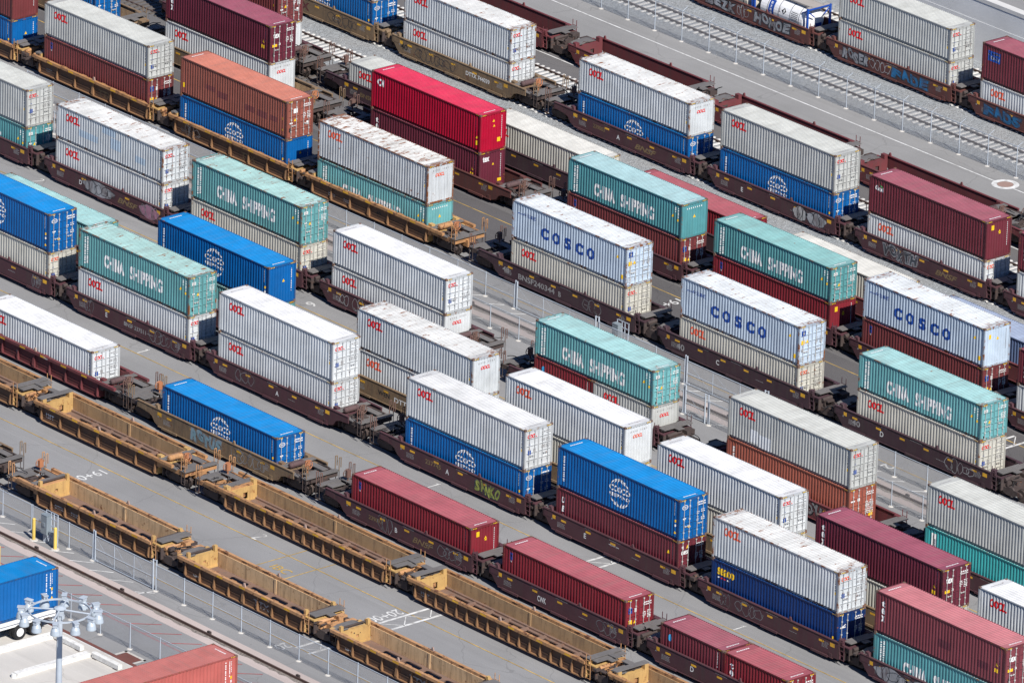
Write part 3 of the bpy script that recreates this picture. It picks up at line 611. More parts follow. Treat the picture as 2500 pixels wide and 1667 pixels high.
def scribble(mb, x, z, w, h, seed, fn, lw=.03, mi=0, loops=6):
    rnd = random.Random(seed)
    for k in range(loops):
        cx_, cz_ = x + w * (k + .5) / loops, z + h / 2; ra, rb = w / loops * rnd.uniform(.45, .8), h * rnd.uniform(.3, .52); ph = rnd.uniform(0, 6); tw = rnd.uniform(.6, 1.9); pts = []
        for j in range(26):
            t = j / 25 * 2 * math.pi * rnd.choice((1.,)) * 1.15 + ph; pts.append((cx_ + ra * math.cos(t) * (1 + .3 * math.sin(tw * t)), cz_ + rb * math.sin(t) * (1 + .25 * math.cos(2.3 * t + k))))
        mb.ribbon(pts, lw, fn, mi)
GS = {'silver': (.36, .37, .39), 'blue': (.02, .15, .33), 'dblue': (.035, .06, .10), 'white': (.48, .48, .48), 'lime': (.34, .38, .08), 'pink': (.40, .20, .28), 'black': (.02, .02, .025), 'slate': (.05, .06, .075), 'grey': (.26, .26, .27), 'cyan': (.22, .36, .42)}
def gmat(k): return paint('spray_' + k, GS[k], .25, .75, .75, (1.6, 2, .7), (.07, .042, .045), (.10, .05, .045), var=.4)
def well_car(row_yc, x0, x1, style, eL, eR, label, ribbed=False, texts=(), graf=(), big=False, bk='box', yellow=True, group='well cars of the container trains', sp=1.9):
    """x0..x1: clear length of the well"""
    global CARN; CARN += 1; rnd = random.Random(CARN)
    a = round((x1 - x0) / 2, 3); body, web, inner, floor = car_mats(style)
    t = thing('well_car', label, 'railway wagon', ((x0 + x1) / 2, row_yc, 0), 0, group)
    for sgn in (-1, 1):
        o = put('side_sill', sill(a, eL, eR, sgn, style, ribbed, sp=sp), [body, web if (sgn < 0 or not ribbed) else inner, RIB if style in ('yellow', 'gold') else body], t)
        if style in ('yellow', 'gold', 'tan') and sgn > 0:
            lin = MB(); lin.box(-a + .02, a - .02, 1.285, 1.298, .345, 1.34); lin.box(-.1, .1, 1.24, 1.286, .345, 1.36); build('side_lining', lin, inner, t)
    put('well_floor', floor_mesh(a, big), floor, t)
    for sgn in (-1, 1): put('bulkhead', bulkhead_mesh(a, sgn, bk), [CAR_BH if style in ('yellow', 'gold') else body, UNDER], t)
    # guide posts on the sill
    gm = MB()
    for gx in ((-a + .05, a * .3) if not ribbed else (a * .02,)):
        for sy in (-1, 1): gm.prism_y([(gx - .13, 1.56), (gx + .13, 1.56), (gx + .05, 1.80), (gx - .05, 1.80)], *sorted((sy * 1.50, sy * 1.40)))
    build('container_guide', gm, GUIDE if ribbed else body, t)
    # ends
    for sgn, e in ((-1, eL), (1, eR)):
        X = lambda p, q: sorted((sgn * p, sgn * q)); mb = MB()
        if e == 'a':
            if sgn > 0:
                mb.box(a + .32, a + 1.05, -1.15, 1.38, 1.60, 1.66); mb.box(a + 1.05, a + 1.45, -.25, .3, 1.56, 1.62)
            else:
                mb.prism_x([(-.95, 1.42), (.95, 1.42), (.6, 1.52), (-.6, 1.52)], -a - 1.15, -a - .35); mb.box(-a - .62, -a - .1, -1.35, -.5, 1.50, 1.55)
            if bk == 'box' and style in ('yellow',): mb.box(*X(a + .1, a + .6), -1.38, 1.4, 1.70, 1.76); mb.box(*X(a + .6, a + 1.4), .15, .6, 1.69, 1.74)
            fr = MB(); fr.box(*X(a + .1, a + 1.75), -.42, .42, .62, 1.12); fr.box(*X(a + .2, a + 1.0), -1.2, 1.2, .95, 1.30); fr.box(*X(a + 1.0, a + 1.3), -.9, .9, .80, 1.18)
            fr.tube((sgn * (a + 1.2), -1.05, 1.25), (sgn * (a + 1.2), .2, 1.3), .14, 10); fr.box(*X(a + 1.0, a + 1.6), .4, 1.1, 1.0, 1.42)
            build('end_platform', mb, GRATE, t); build('end_frame', fr, body if style in ('yellow', 'gold', 'tan') else UNDER, t)
            if sgn > 0:
                put('ladder', cached('ladder', ladder_fn), body, t, (a + .36, -1.47, 0)); put('ladder', cached('ladder', ladder_fn), body, t, (a + .36, 1.47, 0))
                hoses(t, a + 1.3, 0, 1.25, HOSE, CARN, 7); junk(t, a + .9, UNDER, CARN, 1.0)
                bogie(t, a + 1.7, None)
            else: junk(t, -a - .9, UNDER, CARN + 99, .95)
        else:
            mb.box(*X(a + .35, a + .85), -1.40, 1.40, 1.50, 1.56); mb.box(*X(a + 2.7, a + 3.2), -1.45, 1.45, 1.38, 1.44); mb.box(*X(a + .85, a + 2.7), .35, .85, 1.49, 1.54); mb.box(*X(a + .85, a + 2.3), -1.45, -1.1, 1.30, 1.36)
            mb.box(*X(a + 2.1, a + 2.7), -.9, .25, 1.36, 1.41)
            fr = MB(); fr.box(*X(a + .1, a + 3.3), -.34, .34, .66, 1.16); fr.box(*X(a + .1, a + .5), -1.38, 1.38, .9, 1.48); fr.box(*X(a + 2.9, a + 3.05), -1.4, 1.4, 1.0, 1.37); fr.box(*X(a + 1.3, a + 2.1), -1.2, 1.2, .9, 1.2)
            fr.box(*X(a + .5, a + 2.9), 1.25, 1.38, 1.05, 1.35); fr.box(*X(a + .5, a + 2.9), -1.38, -1.25, 1.05, 1.35)
            build('end_platform', mb, GRATE, t); build('end_frame', fr, body if style in ('yellow', 'gold') else UNDER, t)
            c = MB(); c.box(*X(a + 3.3, a + 3.75), -.12, .12, .72, .98); c.box(*X(a + 3.7, a + 4.05), -.2, .2, .68, 1.02); c.path([(sgn * (a + 3.3), .4, .9), (sgn * (a + 3.5), .5, .5), (sgn * (a + 3.9), .45, .45)], .03, 6)
            build('coupler', c, UNDER, t)
            for px, py in ((a + 2.75, -1.42), (a + 3.15, -1.42), (a + 2.75, 1.42), (a + 3.15, 1.42)):
                o = put('grab_rail', cached('grab_rail', rail_fn), body if style in ('yellow', 'gold', 'tan') else RUSTP, t, (sgn * px, py, 1.38))
            st = MB()
            for sy in (-1, 1):
                st.path([(sgn * (a + 2.8), sy * 1.43, 1.4), (sgn * (a + 2.8), sy * 1.43, .5), (sgn * (a + 3.15), sy * 1.43, .5), (sgn * (a + 3.15), sy * 1.43, 1.4)], .025, 6)
            build('step', st, UNDER, t)
            bogie(t, sgn * (a + 1.75), None); hoses(t, sgn * (a + 1.6), 0, 1.5, HOSE, CARN * 3 + sgn, 8, .8); junk(t, sgn * (a + 1.7), UNDER, CARN * 5 + sgn, 1.1)
            if sgn > 0: put('air_tank', cached('air_tank', tank_fn), TANKM if style not in ('yellow', 'gold') else body, t, (a + .95, -.45, 1.62))
            o = put('brake_wheel', cached('brake_wheel', wheel_fn), ORW if style in ('yellow', 'gold', 'tan') else RUSTP, t, (sgn * (a + 2.35), .55 * -sgn, 2.05))
            if sgn < 0: o.rotation_euler = (0, 0, math.pi)
    # reflectors and stencils on the near sill
    yf = -1.5635 if ribbed else -1.5035
    fn = lambda u, v: (u, yf, v)
    if yellow:
        mb = MB(); n = 5 if a < 7 else 6
        for k in range(n):
            x = -a + 1.35 + (2 * a - 2.7) * k / (n - 1)
            if ribbed: mb.face([(x - .3, yf, 1.38), (x + .3, yf, 1.38), (x + .3, yf, 1.52), (x - .3, yf, 1.52)])
            else: mb.face([(x - .25, yf, 1.12), (x + .25, yf, 1.12), (x + .25, yf, 1.26), (x - .25, yf, 1.26)])
        if not ribbed:
            for x in (-a + .32, a - .3): mb.face([(x - .22, yf, 1.08), (x + .22, yf, 1.08), (x + .22, yf, 1.34), (x - .22, yf, 1.34)])
        build('reflector', mb, YREF, t)
    mb = MB(); kx = rnd.random()
    if not ribbed:
        for (bx, bz, wd_, rows) in ((-a + .75, .95, .7, 5), (a - 1.3, 1.2, .55, 6), (-.4, 1.38, 1.1, 1), (-a * .45, 1.4, .6, 1), (a * .3, .85, .7, 1)):
            for r in range(rows):
                xx = bx
                while xx < bx + wd_:
                    l = rnd.choice((.05, .08, .12)); mb.face([fn(xx, bz - r * .075), fn(xx + l, bz - r * .075), fn(xx + l, bz - r * .075 + .04), fn(xx, bz - r * .075 + .04)]); xx += l + .04
        mb.face([fn(-a + .12, .98), fn(-a + .24, .98), fn(-a + .24, 1.12), fn(-a + .12, 1.12)])
    if mb.f: build('stencil', mb, GREYTXT, t)
    for (s, x, z, kw, m) in texts:
        mb = MB(); yt = -1.368 if ribbed and kw.get('web', 1) else yf; kw = {k: v for k, v in kw.items() if k not in ('web', 'bg')}
        text_mb(mb, s, lambda u, v: (x + u, yt - .004, z + v), 0, **kw); build('lettering', mb, m, t)
    for g in graf:
        kind, x, w, c1, c2, s = g; mb = MB(); f2 = lambda u, v: (u, yf - .005, v); f3 = lambda u, v: (u, yf - .009, v)
        if kind == 'word':
            n = len(s); cw = w / n
            for i, ch in enumerate(s):
                V, F = text2d(ch, w=cw * 1.18, h=.92, bold=.13); k0 = len(mb.v); ra = .16 * math.sin(i * 2.7 + n); wob = lambda u, v, k=1: (u * math.cos(ra) - (v - .4) * math.sin(ra) + .07 * math.sin(5 * v + i), .4 + u * math.sin(ra) + (v - .4) * math.cos(ra) + .06 * math.sin(4 * u + i)); mb.v += [f2(x + i * cw - .05 + wob(u, v)[0], max(.37, min(1.5, .46 + wob(u, v)[1] + .05 * math.sin(i * 2.1)))) for u, v in V]
                for f in F: mb.f.append(tuple(k0 + q for q in f)); mb.m.append(0); mb.sm.append(False)
                V, F = text2d(ch, w=cw * .95, h=.78, bold=.06); k0 = len(mb.v); mb.v += [f3(x + i * cw + .03 + wob(u, v)[0], max(.4, min(1.47, .53 + wob(u, v)[1] + .05 * math.sin(i * 2.1)))) for u, v in V]
                for f in F: mb.f.append(tuple(k0 + q for q in f)); mb.m.append(1); mb.sm.append(False)
            scribble(mb, x + .1, .5, w - .2, .85, n * 7 + int(w * 9), lambda u, v: (u, yf - .012, v), .022, 0, n)
            build('graffiti', mb, [gmat(c1), gmat(c2)], t)
        elif kind == 'patch':
            pts = [(x + w / 2 + w / 2 * math.cos(q) * (1 + .12 * math.sin(5 * q)), .92 + .5 * math.sin(q) * (1 + .1 * math.cos(4 * q))) for q in [2 * math.pi * k / 28 for k in range(28)]]
            mb.face([f2(u, max(.4, min(1.48, v))) for u, v in pts]); scribble(mb, x + .1, .45, w - .2, .95, hash(s) % 97 if False else len(s) * 13 + int(w * 7), f3, .045, 1, max(3, int(w * 1.6)))
            build('graffiti', mb, [gmat(c1), gmat(c2)], t)
        else:
            scribble(mb, x, .5, w, .85, int(abs(x) * 31) + int(w * 5), f2, .035, 0, max(3, int(w * 1.9))); build('graffiti', mb, gmat(c1), t)
    return t
RIB = paint('rib_rusty_yellow', (.27, .145, .07), .45, .4, .75, (3, 3, .4), (.09, .06, .045), (.15, .065, .035))
CAR_BH = paint('bulkhead_yellow', (.52, .33, .125), .4, .4, .6, (3, 3, .5), (.25, .14, .07), (.24, .10, .04))
GUIDE = paint('worn_guide_steel', (.34, .24, .20), .4, .3, .6); RUSTP = paint('rusty_pipe', (.15, .085, .07), .4, .3, .7)
# ------------------------------------------------------------------ the setting
def sheet(name, x0, x1, y0, y1, z, mat, jit=0., n=60, **kw):
    rnd = random.Random(int(abs(y0) * 100) + 3); mb = MB()
    if not jit: mb.face([(x0, y0, z), (x1, y0, z), (x1, y1, z), (x0, y1, z)])
    else:
        xs = [x0 + (x1 - x0) * k / n for k in range(n + 1)]; ya = [y0 + rnd.uniform(-jit, jit) for _ in xs]; yb = [y1 + rnd.uniform(-jit, jit) for _ in xs]
        for k in range(n): mb.face([(xs[k], ya[k], z), (xs[k + 1], ya[k + 1], z), (xs[k + 1], yb[k + 1], z), (xs[k], yb[k], z)])
    return build(name, mb, mat, kind='structure')
sheet('ground', -4000, 4000, -4000, 63.9, 0, M_ASPH)
sheet('yard_lane', -220, 220, 6.9, 13.7, .004, M_DARK); sheet('yard_lane', -220, 220, 13.7, 22.4, .004, M_ROADD); sheet('service_lane', -220, 220, 36.3, 42.0, .004, M_ROADD); sheet('road', -220, 220, 42.0, 48.7, .004, M_ROAD)
sheet('gravel_bed', -220, 220, 22.5, 36.4, .008, M_GRAV, .08, 300); sheet('gravel_bed', -220, 220, 48.75, 63.88, .008, M_GRAV, .16, 300)
sheet('upper_road', -4000, 4000, 64.55, 4000, 4.95, M_ROAD)
sheet('concrete_yard', -40, 21.2 + 20, -74, -61.3, .006, M_CONC); sheet('concrete_yard', 16.5, 27.2, -61.3, -60.75, .0062, M_CONC)
for yc in (-53.5, -.55):                  # crane runways: concrete strips, broken joint filler and a single rail
    sheet('crane_runway', -220, 220, yc + .16, yc + .82, .006, M_STRIP, .02, 200); sheet('crane_runway', -220, 220, yc - 1.05, yc - .30, .006, M_STRIP, .03, 200)
    sheet('runway_filler', -220, 220, yc - .36, yc + .18, .010, M_RUBB, .10, 900)
    mb = MB(); mb.box(-220, 220, yc - .05, yc + .05, .012, .14); mb.box(-220, 220, yc - .09, yc + .09, .011, .03)
    tr = thing('crane_rail', 'rusty crane rail in a pink concrete strip ' + ('near the lamp mast' if yc < -9 else 'between the two wire fences in mid yard'), 'crane rail', (0, yc, 0), group='crane rails')
    mb.v = [(x, y - yc, z) for x, y, z in mb.v]; build('rail', mb, RAILM, tr)
    bk = MB()
    for x in range(-200, 200, 9): bk.box(x + .2, x + .5, .12, .26, .006, .20)
    build('anchor_block', bk, UNDER, tr, kind='stuff')
# railway tracks
def track(yc, label, ballast, ties=False, top=.02, tie_x=(-70, 30), tie_mat=None):
    t = thing('railway_track', label, 'railway track', (0, yc, 0), group='railway tracks of the yard')
    for s in (-1, 1):
        mb = MB(); yy = s * .7525
        if ballast: mb.box(-220, 220, yy - .05, yy + .05, top - .05, top); mb.box(-220, 220, yy - .018, yy + .018, .03, top - .05); mb.box(-220, 220, yy - .07, yy + .07, .02, .04)
        else: mb.box(-220, 220, yy - .036, yy + .036, .0, .016)
        build('rail', mb, RAILM, t)
        if not ballast:
            g = MB(); g.box(-220, 220, yy - s * .085 - .04, yy - s * .085 + .04, .0, .010); build('flange_groove', g, BLK, t)
    if ties:
        rnd = random.Random(int(yc)); x = tie_x[0]; me = None; allm = MB(); k = 0
        while x < tie_x[1]:
            if ties == 'each':
                if me is None: b = MB(); b.prism_y([(-.13, 0), (.13, 0), (.10, .09), (-.10, .09)], -1.3, 1.3); me = b.mesh('sleeper')
                o = put('sleeper', me, TIE, t, (x, rnd.uniform(-.04, .04), -.03)); o.rotation_euler = (0, 0, rnd.uniform(-.02, .02)); k += 1
            else: allm.prism_y([(x - .13, -.03), (x + .13, -.03), (x + .10, .06), (x - .10, .06)], -1.3, 1.3)
            x += .66 if ties == 'each' else .6
        if ties == 'stuff': build('sleeper', allm, tie_mat or TIE, t, kind='stuff')
track(51.85, 'empty track on pale concrete sleepers in grey gravel beside the wire fence and road', True, 'each', .19, (-66, 0))
track(56.7, 'gravel track carrying the tank containers and graffiti wagons below the retaining wall', True, 'stuff', .08, (-75, 20)); track(61.4, 'gravel track at the foot of the concrete retaining wall', True, 'stuff', .17, (-75, 20))
track(25.8, 'empty gravel track behind the single white box and its dark wagon', True, 'stuff', .17, (-90, 60)); track(35.25, 'empty gravel track next to the dark service lane', True, 'stuff', .17, (-80, 60))
track(30.57, 'gravel track under the stacks of the fourth train from the road fence', True, 'stuff', .08, (-90, 60)); track(21.22, 'track under the single boxes on dark wagons', True, 'stuff', .08, (-90, 60), WOOD)
for yc, l in ((39.9, 'paved track under the empty dark red well wagons beside the road'), (15.42, 'paved track under the bright red box'), (5.94, 'paved track under the yellow wagons with the rusty white box'),
              (-7.21, 'paved track just below the mid yard fence'), (-16.73, 'paved track under the tan wagon with white number panel'), (-22.44, 'paved track of the long brown wagon train in front'),
              (-31.93, 'paved track under the single unstacked boxes'), (-37.65, 'paved track under the upper row of empty yellow wagons'), (-47.35, 'paved track under the lower row of empty yellow wagons')): track(yc, l, False)
# painted lines
def line(name, x0, x1, y0, y1, mat, z=.0125): sheet(name, x0, x1, y0, y1, z, mat)
def bar(name, p, q, w, mat, z=.013):
    mb = MB(); mb.ribbon([p, q], w, lambda u, v: (u, v, z)); o = build(name, mb, mat, kind='structure'); return o
for y in (-40.65, -50.15, -25.5, -10.5, 2.68, 12.25): line('lane_line', -160, 160, y - .045, y + .045, YEL)
line('lane_line', -160, 160, 38.42, 38.54, WHL); line('lane_line', -160, 160, 46.84, 46.96, WHL)
def hatch_pair(x, y0, y1):
    mb = MB(); f = lambda u, v: (u, v, .0135); mb.ribbon([(x, y0), (x, y1)], .22, f); mb.ribbon([(x + 1.3, y0), (x + 1.3, y1)], .22, f)
    n = max(1, int((y1 - y0) / 1.9)); d = (y1 - y0) / n
    for k in range(n): mb.ribbon([(x + .1, y0 + d * k), (x + 1.25, y0 + d * (k + .5))], .07, f); mb.ribbon([(x + .1, y0 + d * (k + 1)), (x + 1.25, y0 + d * (k + .5))], .07, f)
    build('crossing_hatch', mb, WHL, kind='structure')
hatch_pair(30.45, -43.3, -38.9); hatch_pair(30.35, -25.4, -23.2); hatch_pair(30.45, -50.3, -48.2); hatch_pair(30.4, -12.2, -9.0); hatch_pair(30.4, 8.2, 13.2)
for x in (18.0, 20.95): bar('box_line', (x, -43.5), (x, -38.9), .09, YEL)
def ground_text(s, x, y, w, h, mat, flip=True, bold=.01):
    mb = MB()
    fn = (lambda u, v: (x + v, y - u, .0145)) if flip else (lambda u, v: (x + u, y + v, .0145))
    text_mb(mb, s, fn, 0, w=w, h=h, bold=bold); build('ground_lettering', mb, mat, kind='structure')
ground_text('20+00', 29.25, -40.85, 2.7, .95, WHL); ground_text('19+00', -1.35, -41.1, 2.75, .95, WHL); ground_text('20', 29.3, -50.3, 1.0, .95, WHL)
ground_text('19+', -3.1, 12.0, 1.6, .95, WHL); ground_text('IBC', 18.7, -42.9, 1.7, .75, YEL, False); ground_text('XING', 18.45, -44.1, 2.1, .75, YEL, False)
def tally(x, y, two):
    mb = MB(); f = lambda u, v: (x + u, y + v, .0145)
    if two:
        mb.ribbon([(-.2, -.5), (.22, -.5)], .16, f); mb.ribbon([(-.16, -.44), (.05, 0.), (.2, .25), (.17, .46), (0, .52), (-.17, .42)], .09, f)
    else: mb.ribbon([(0, -.55), (0, .55)], .10, f); mb.ribbon([(0, .5), (-.18, .3)], .07, f)
    build('ground_lettering', mb, WHL, kind='structure')
for x, y, two in ((-16.9, -24.85, 0), (14.1, -24.8, 0), (44.9, -24.85, 0), (-48.1, -9.6, 1), (14.3, -40.05, 1)): tally(x, y, two)
ground_text('6', -17.7, -9.3, .55, 1.0, WHL); ground_text('2', 29.0, 2.6, .6, 1.0, WHL)
# red and white hatching beside the crane rails
bar('red_line', (-40, -56.7), (60, -56.7), .10, REDL)
for k in range(-18, 22): bar('red_hatch', (18.6 + k * 2.06, -56.65), (20.25 + k * 2.06, -54.8), .10, REDL)
for k in range(-6, 8):
    if k != 7: bar('white_hatch', (2.2 + (k + 0) * 2.08 - .4, -52.75), (3.1 + k * 2.08, -51.75), .09, WHL)
bar('white_hatch', (16.9, -52.7), (17.9, -51.8), .08, WHL); bar('white_hatch', (17.3, -52.75), (17.55, -51.75), .08, WHL)
for k in range(-16, 22):
    bar('white_hatch', (1.3 + k * 2.3, .35), (2.3 + k * 2.3, 1.35), .09, WHL); bar('white_hatch', (.4 + k * 2.3, -2.3), (1.2 + k * 2.3, -1.65), .09, WHL)
# white ring with rusty centre painted on the road
mb = MB()
for k in range(32):
    a, b = 2 * math.pi * k / 32, 2 * math.pi * (k + 1) / 32; mb.face([(-6.7 + r * math.cos(t), 47.05 + r * math.sin(t), .0135) for r, t in ((.62, a), (1.02, a), (1.02, b), (.62, b))])
build('road_ring', mb, WHL, kind='structure')
mb = MB(); mb.face([(-6.7 + .6 * math.cos(2 * math.pi * k / 24), 47.05 + .6 * math.sin(2 * math.pi * k / 24), .0135) for k in range(24)]); build('road_ring_centre', mb, flat('rust_red_ground', (.30, .20, .17), .9), kind='structure')
# drain strip and its box by the truck bays
DRAIN = paint('drain_rust', (.15, .055, .045), .2, .3, .8)
sheet('drain_channel', 5, 60, -60.68, -60.38, .0085, DRAIN); sheet('drain_border', 5, 60, -60.78, -60.70, .0088, WHL); sheet('drain_box', 24.6, 26.2, -60.70, -59.55, .0092, DRAIN)
for a, b, c, d in ((24.35, 26.45, -59.55, -59.35), (24.35, 24.55, -60.35, -59.36), (26.25, 26.45, -60.35, -59.36)): sheet('drain_box_border', a, b, c, d, .0095, M_CONC)
# retaining wall with the road above it
rw = thing('retaining_wall', 'tall weathered grey concrete retaining wall behind the gravel tracks', 'wall', (0, 64.2, 0))
k = 0
for x in range(-211, 220, 9):
    mb = MB(); mb.box(x + .012, x + 8.988, -.30, .30, -.2, 4.70); mb.box(x + .012, x + 8.988, -.325, -.30, 0, 3.15); build('wall_panel', mb, M_WALLC, rw)
mb = MB(); mb.box(-4000, 4000, -.34, .36, 4.70, 5.0); build('coping', mb, flat('pale_coping', (.60, .59, .57), .8), rw)
# ------------------------------------------------------------------ wire fences
MESHC = {}
def wire_mesh(L, h):
    key = (round(L, 2), h)
    if key in MESHC: return MESHC[key]
    mb = MB(); s = .085; w = .0105; n = int((L + h) / s)
    for d in (1, -1):
        for k in range(n):
            x0 = k * s - h; x1 = x0 + h; za, zb = 0., h
            if x0 < 0: za = -x0; x0 = 0
            if x1 > L: zb = h - (x1 - L); x1 = L
            if x1 - x0 < .01: continue
            A, B = (x0, za), (x1, zb)
            if d < 0: A, B = (L - x0, za), (L - x1, zb)
            mb.face([(A[0] - w, 0, A[1] + .05), (A[0] + w, 0, A[1] + .05), (B[0] + w, 0, B[1] + .05), (B[0] - w, 0, B[1] + .05)])
    MESHC[key] = mb.mesh('wire_mesh'); return MESHC[key]
def fence_run(y, xs, h, label, rails=(1.,), foot=True, group='wire fences of the yard', r=.035, barb=False):
    t = thing('wire_fence', label, 'fence', (xs[0], y, 0), group=group)
    pm = MB(); pm.tube((0, 0, 0), (0, 0, h + .06), r, 8)
    if barb: pm.tube((0, 0, h), (.1, .45, h + .32), .018, 6)
    fm = MB(); fm.lathe([(0, .05), (.16, .045), (.22, 0)], (0, 0, 0), 10)
    pme = pm.mesh('post'); fme = fm.mesh('footing')
    for x in xs:
        put('post', pme, STEEL, t, (x - xs[0], 0, 0))
        if foot: put('footing', fme, M_CONC, t, (x - xs[0], 0, 0))
    for f in rails:
        mb = MB(); mb.tube((0, 0, h * f), (xs[-1] - xs[0], 0, h * f), .024, 6); build('rail', mb, STEEL, t)
    for a, b in zip(xs, xs[1:]): put('wire_mesh', wire_mesh(b - a, h - .08), ZINC, t, (a - xs[0], 0, 0))
    return t
def gate(y, xs, h, label):
    t = thing('wire_gate', label, 'gate', (xs[0], y, 0), group='gates in the wire fences'); Ln = xs[-1] - xs[0]
    for dx in (-.18, .05, Ln - .05, Ln + .22):
        mb = MB(); mb.tube((dx, .05 if dx in (-.18, Ln + .22) else 0, 0), (dx, .05 if dx in (-.18, Ln + .22) else 0, h + .35), .055, 8); build('gate_post', mb, STEEL, t)
    mb = MB()
    for z in (.10, h * .5, h): mb.tube((0, 0, z), (Ln, 0, z), .03, 6)
    for x in xs[1:-1]: mb.tube((x - xs[0], 0, .1), (x - xs[0], 0, h), .026, 6)
    for a, b in zip(xs, xs[1:]): mb.tube((a - xs[0], .01, h), (b - xs[0], .01, .1), .012, 5)
    mb.box(-.3, .35, -.04, .04, .04, .16); mb.tube((-.18, .05, h + .3), (.05, 0, h + .3), .03, 6); mb.tube((Ln + .22, .05, h + .3), (Ln - .05, 0, h + .3), .03, 6)
    build('gate_frame', mb, STEEL, t)
    for a, b in zip(xs, xs[1:]): put('wire_mesh', wire_mesh(b - a, h - .1), ZINC, t, (a - xs[0], 0, .06))
    return t
S3 = 3.06
fence_run(48.68, [-53.2 + S3 * k for k in range(-4, 20)], 2.4, 'tall wire fence on round footings between the road and the bare gravel track', foot=True, barb=True)
fence_run(-51.5, [4.5 - S3 * k for k in range(5, -1, -1)], 1.8, 'low wire fence left of the electrical cabinet along the lower yellow wagons', (1., .52)); fence_run(-51.5, [4.62, 8.5, 11.0], 1.8, 'short wire fence piece behind the grey cabinet and yellow bollards', (1., .52))
gate(-51.5, [11.2, 13.25, 15.3, 17.35], 1.8, 'wide wire gate with diagonal braces beside the lower yellow wagons'); fence_run(-51.5, [17.6 + 2.93 * k for k in range(0, 10)], 1.8, 'wire fence right of the gate in the foreground below the empty yellow wagons', (1., .52))
fence_run(-59.0, [15.1 + S3 * k for k in range(0, 12)], 1.75, 'wire fence between the red hatching and the truck bays')
fence_run(1.45, [-8.3 - S3 * k for k in range(18, -1, -1)], 1.75, 'mid yard wire fence left of the first gate behind the white stacks', (1., .5)); gate(1.45, [-8.05, -5.2, -2.4, .4], 1.75, 'mid yard wire gate below the wagon lettered in white')
fence_run(1.45, [.75 + 2.98 * k for k in range(0, 4)], 1.75, 'short mid yard wire fence between the two gates', (1., .5)); gate(1.45, [9.9, 12.6, 15.4, 18.0], 1.75, 'mid yard wire gate behind the teal box on two short boxes')
fence_run(1.45, [18.3 + 3.2 * k for k in range(0, 14)], 1.75, 'mid yard wire fence right of the second gate', (1.,))
fence_run(-2.4, [-9.4 - S3 * k for k in range(16, -1, -1)] + [-6.35, -3.3, -.4], 1.7, 'second wire fence on the near side of the mid yard crane rail, left length', (1.,)); fence_run(-2.4, [0.1 + 3.0 * k for k in range(0, 5)] + [13.9], 1.7, 'second wire fence near the mid yard crane rail, right of its gate posts', (1.,))
gate(-2.4, [14.1, 16.2], 1.8, 'narrow gate frame of tall posts by the mid yard crane rail'); fence_run(-2.4, [16.6 + S3 * k for k in range(0, 14)], 1.7, 'second wire fence near the mid yard crane rail, far right length', (1.,))
# cabinets, bollards
def cabinet(x, y, label):
    t = thing('electrical_cabinet', label, 'cabinet', (x, y, 0)); g = flat('cabinet_grey', (.22, .26, .29), .5)
    mb = MB(); mb.box(-.28, .28, -.2, .18, .62, 1.95); mb.box(-.30, .30, -.215, -.2, .66, 1.9); mb.box(-.31, .31, -.22, .2, 1.95, 1.99); build('box', mb, g, t)
    mb = MB(); mb.box(.42, .85, -.12, .2, 0, .95); mb.box(-.1, .15, -.26, -.21, 1.2, 1.45); build('side_box', mb, g, t)
    mb = MB()
    for px in (-.25, .25, .55, .95): mb.tube((px, .22, 0), (px, .22, 2.2), .035, 8)
    for z in (.7, 1.2, 1.7, 2.15): mb.box(-.3, 1.0, .2, .24, z, z + .05)
    for k in range(5): mb.tube((-.2 + .1 * k, -.05, 0), (-.2 + .1 * k, -.05, .62), .025, 6)
    mb.path([(.3, -.1, .6), (.5, -.2, .3), (.6, -.15, .7), (.75, -.1, .5)], .03); build('support_rack', mb, STEEL, t)
cabinet(6.75, -52.05, 'grey electrical cabinet on a rack between two yellow bollards'); cabinet(2.1, 1.9, 'grey electrical cabinet on the mid yard fence below the wagon')
YB = paint('bollard_yellow', (.72, .52, .12), .03, .15, .6)
for x, y, l in ((5.95, -52.45, 'yellow bollard left of the electrical cabinet'), (8.1, -52.35, 'yellow bollard right of the electrical cabinet'), (8.4, -57.3, 'yellow bollard at the left edge behind the blue box on its trailer')):
    t = thing('bollard', l, 'bollard', (x, y, 0), group='yellow bollards'); mb = MB(); mb.tube((0, 0, 0), (0, 0, 1.5), .11, 14); mb.lathe([(.11, 0), (.08, .05), (0, .07)], (0, 0, 1.5), 14); build('post', mb, YB, t)
    mb = MB(); mb.lathe([(0, .06), (.26, .055), (.3, 0)], (0, 0, 0), 12); build('footing', mb, M_CONC, t)
# ------------------------------------------------------------------ lamp mast
t = thing('lamp_mast', 'tall silver lamp mast with a ring of twelve floodlights', 'lamp mast', (64.07, -96.7, 0))
zr = 25.0; ALU = flat('lamp_aluminium', (.46, .52, .58), .35, .08, .2, .05)
mb = MB(); mb.tube((0, 0, 0), (0, 0, zr + .25), .32, 20, r2=.155); build('pole', mb, STEEL, t); mb = MB(); mb.lathe([(.62, 0), (.62, .08), (.36, .1), (.36, .5)], (0, 0, 0), 16); build('base_plate', mb, STEEL, t)
mb = MB(); R = 1.86
for k in range(40):
    a, b = 2 * math.pi * k / 40, 2 * math.pi * (k + 1) / 40
    for r0, r1, z0, z1 in ((R, R, -.05, .05), (R, R - .07, .05, .05), (R - .07, R - .07, .05, -.05), (R - .07, R, -.05, -.05)):
        mb.face([(r0 * math.cos(a), r0 * math.sin(a), zr + z0), (r0 * math.cos(b), r0 * math.sin(b), zr + z0), (r1 * math.cos(b), r1 * math.sin(b), zr + z1), (r1 * math.cos(a), r1 * math.sin(a), zr + z1)])
build('ring', mb, STEEL, t)
